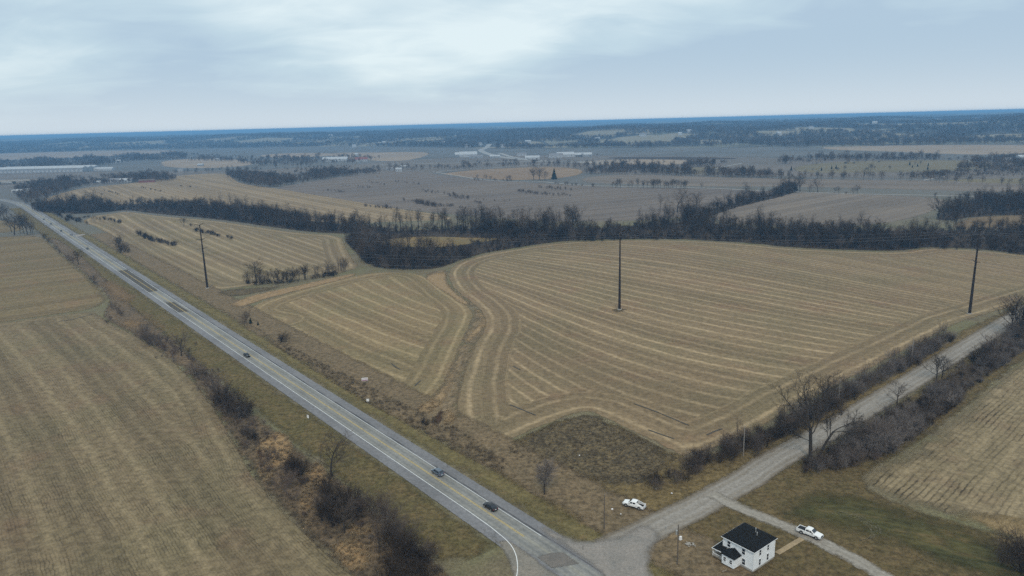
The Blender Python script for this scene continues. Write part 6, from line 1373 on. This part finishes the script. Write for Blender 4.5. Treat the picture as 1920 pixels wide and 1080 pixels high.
def build_far_buildings():
    # long white growing sheds at the left
    gA, gB = G(2, 324), G(172, 320.5); mid = (gA + gB) / 2; L = float(np.linalg.norm(gB - gA)); rz = atan2(*(gB - gA)[::-1])
    r = empty('warehouse', (*mid, 0), rz, 'very long low white warehouse at the left below the blue wood', 'warehouse')
    MB().box((0, 0, 5.4), (L, 70, 11.2)).build('wall', M_['grey_metal'], r); rf = MB()
    for k in range(3):
        y0_ = -35 + 23.3 * k; rf.add([(-L / 2, y0_, 11), (L / 2, y0_, 11), (L / 2, y0_ + 23.3, 11), (-L / 2, y0_ + 23.3, 11), (-L / 2, y0_ + 11.6, 15), (L / 2, y0_ + 11.6, 15)], [(0, 1, 5, 4), (2, 3, 4, 5), (0, 4, 3), (1, 2, 5)])
    rf.build('roof', M_['white_metal'], r)
    for k in range(22): MB().box((-L / 2 + (k + .5) * L / 22, -35.05, 3.2), (L / 40, .1, 5.6)).build('door', M_['white_metal'], r)
    gable('shed', 194, 319.5, 60, 14, 5, rz, 'white_metal', 'white_metal', 'small white shed right of the long warehouse')
    gable('shed', 222, 305, 16, 10, 7, .3, 'white_metal', 'white_metal', 'lone white shed at the edge of the blue wood')
    # farmstead behind the tan hill
    gable('farmhouse', 216, 341, 24, 12, 4.5, .1, 'white_metal', 'grey_roof', 'grey-roofed house among trees behind the tan hill', 'house', windows=4)
    gable('barn', 238, 341.2, 26, 13, 4.5, .05, 'white_metal', 'white_metal', 'long white barn with bright roof behind the tan hill', 'barn', windows=3)
    gable('shed', 186, 344, 8, 6, 4, .2, 'white_metal', 'white_metal', 'small white hut beside the dark cedar behind the tan hill')
    gable('barn', 276, 341.5, 30, 10, 3.5, .3, 'red_barn', 'brown_roof', 'low brown building right of the white barn', 'barn')
    for k, (px, py, L, lb) in enumerate(((31, 361.5, 12, 'white house at the left edge beside the highway trees'), (39, 361, 12, 'second white house beside the highway trees'), (52, 359.5, 14, 'low pale house among the highway trees'), (64, 357.5, 10, 'small pale house in the highway wood'), (84, 362, 18, 'grey house at the edge of the highway wood'))):
        gable('house', px, py, L, 9, 3.6, .2 * k, 'white_metal', 'white_metal' if k < 3 else 'grey_roof', lb, 'house', windows=3)
    # overpass
    g = G(12, 345); r = empty('overpass', (*g, 0), atan2(*(G(60, 343.5) - G(-30, 346))[::-1]), 'low road overpass crossing the highway at the left edge', 'bridge')
    MB().box((0, 0, 6.2), (150, 14, 1.4)).build('deck', M_['conc'], r)
    for sd in (-6.8, 6.8): MB().box((0, sd, 7.5), (150, .35, 1.2)).build('parapet', M_['conc'], r)
    for x in (-45, -16, 16, 45): MB().box((x, 0, 2.7), (1.2, 12, 5.8)).build('pier', M_['conc'], r)
    # village and works in the valley
    B = [(629, 302, 75, 24, 6, 'white_metal', 'white_metal', 'long white-roofed warehouse in the valley', 0), (664, 302, 34, 22, 6, 'brown_roof', 'brown_roof', 'brown hall left of the red-roofed barn', .2), (678, 302.5, 36, 22, 6, 'white_metal', 'red_barn', 'red-roofed barn in the valley', .2), (669, 297, 10, 10, 14, 'white_metal', 'white_metal', 'white silo-like block above the red barn', 0),
         (748, 321.5, 14, 9, 6, 'white_metal', 'white_metal', 'white farmhouse on the far edge of the grey field', .1), (731, 319, 16, 10, 4, 'grey_metal', 'grey_roof', 'grey house left of the white farmhouse by the grey field', .1), (757, 315, 20, 10, 4, 'grey_metal', 'white_metal', 'pale house above the white farmhouse by the grey field', .2),
         (878, 294, 55, 30, 8, 'white_metal', 'white_metal', 'white works hall left of the valley highway', .1), (862, 293, 30, 24, 6, 'grey_metal', 'white_metal', 'pale hall left of the white works hall', .1), (893, 296.5, 40, 16, 5, 'grey_metal', 'grey_roof', 'low grey hall below the white works hall', .1), (928, 296, 30, 14, 5, 'grey_metal', 'white_metal', 'pale shed beside the valley highway', 0),
         (998, 298.5, 40, 18, 5, 'white_metal', 'white_metal', 'white roadside building right of the valley highway', 0), (1042, 295, 40, 20, 6, 'white_metal', 'grey_roof', 'pale building above the junction in the valley', 0), (1060, 294, 50, 24, 7, 'white_metal', 'white_metal', 'wide white building above the junction in the valley', .1), (1090, 293, 60, 20, 5, 'grey_metal', 'white_metal', 'low pale building at the right of the junction', 0), (978, 292, 30, 14, 5, 'white_metal', 'grey_roof', 'small pale building at the foot of the wooded hill', 0),
         (1913, 302, 16, 12, 9, 'white_metal', 'white_metal', 'white farm building at the right edge below the wood', .2), (1888, 303, 14, 10, 5, 'white_metal', 'grey_roof', 'pale house in the wood at the right edge', .1), (340, 321, 14, 10, 4, 'white_metal', 'grey_roof', 'pale house in the tree belt above the tan hill', 0), (410, 301, 20, 10, 5, 'white_metal', 'white_metal', 'white house among the valley trees at the left', 0), (376, 311, 16, 9, 4, 'grey_metal', 'white_metal', 'small pale house below the valley trees', 0)]
    for px, py, L, W, H, wl, rf_, lb, rz in B: gable('building', px, py, L, W, H, rz, wl, rf_, lb, 'building', windows=3)
    # houses on the hills: found by marching the sight line to the slope
    rng = random.Random(8); k = 0
    spots = [(664, 275), (712, 271), (720, 268.5), (745, 262.5), (830, 269), (876, 274.5), (900, 271), (942, 275), (990, 267), (1205, 254), (1275, 252), (1292, 247), (1640, 231), (1760, 226), (1775, 228), (1830, 224), (1520, 240), (1460, 252), (560, 262), (620, 255), (860, 250), (1120, 262), (1900, 244), (1580, 246)]
    where = ['among the woods on the hills above the valley'] * len(spots)
    for (px, py), wtxt in zip(spots, where):
        hit = sight(px, py, 4)
        if hit is None: continue
        x, y = hit; z = float(hz(x, y)); L = rng.uniform(16, 30)
        r = empty('hill_house', (x, y, z), rng.uniform(-.4, .4), 'white house ' + wtxt, 'house', 'white houses on the hills')
        MB().box((0, 0, 4), (L, 12, 12)).build('wall', M_['white_metal'], r)
        MB().add([(-L / 2, -6.5, 10), (L / 2, -6.5, 10), (L / 2, 6.5, 10), (-L / 2, 6.5, 10), (-L / 2, 0, 14), (L / 2, 0, 14)], [(0, 1, 5, 4), (2, 3, 4, 5), (0, 4, 3), (1, 2, 5)]).build('roof', M_[rng.choice(['white_metal', 'grey_roof'])], r)
    # pale field entrance beside the far highway
    sheet('field_entrance', [(137, 440), (166, 437.5), (150, 444), (141, 446)], MATS['apron'], 3, 0, z=ROAD_Z + .02)

build_house(); build_vehicles(); build_lines(); build_signs(); build_far_buildings()

# ------------------------------------------------------------------ hazy air
def build_haze():
    n = NT('hazy_air'); n.t.nodes.remove(n.b)
    v = n.t.nodes.new('ShaderNodeVolumePrincipled'); v.inputs['Color'].default_value = (0.27, 0.59, 1.0, 1)
    v.inputs['Density'].default_value = 0.000155; v.inputs['Anisotropy'].default_value = 0.0
    n.L(v.outputs[0], n.out.inputs['Volume'])
    o = MB().box((0, 0, 51.2), (110000, 110000, 105.6)).build('haze', n.mat); tag(o, kind='stuff', label='blue haze in the distance', cat='haze')
build_haze()
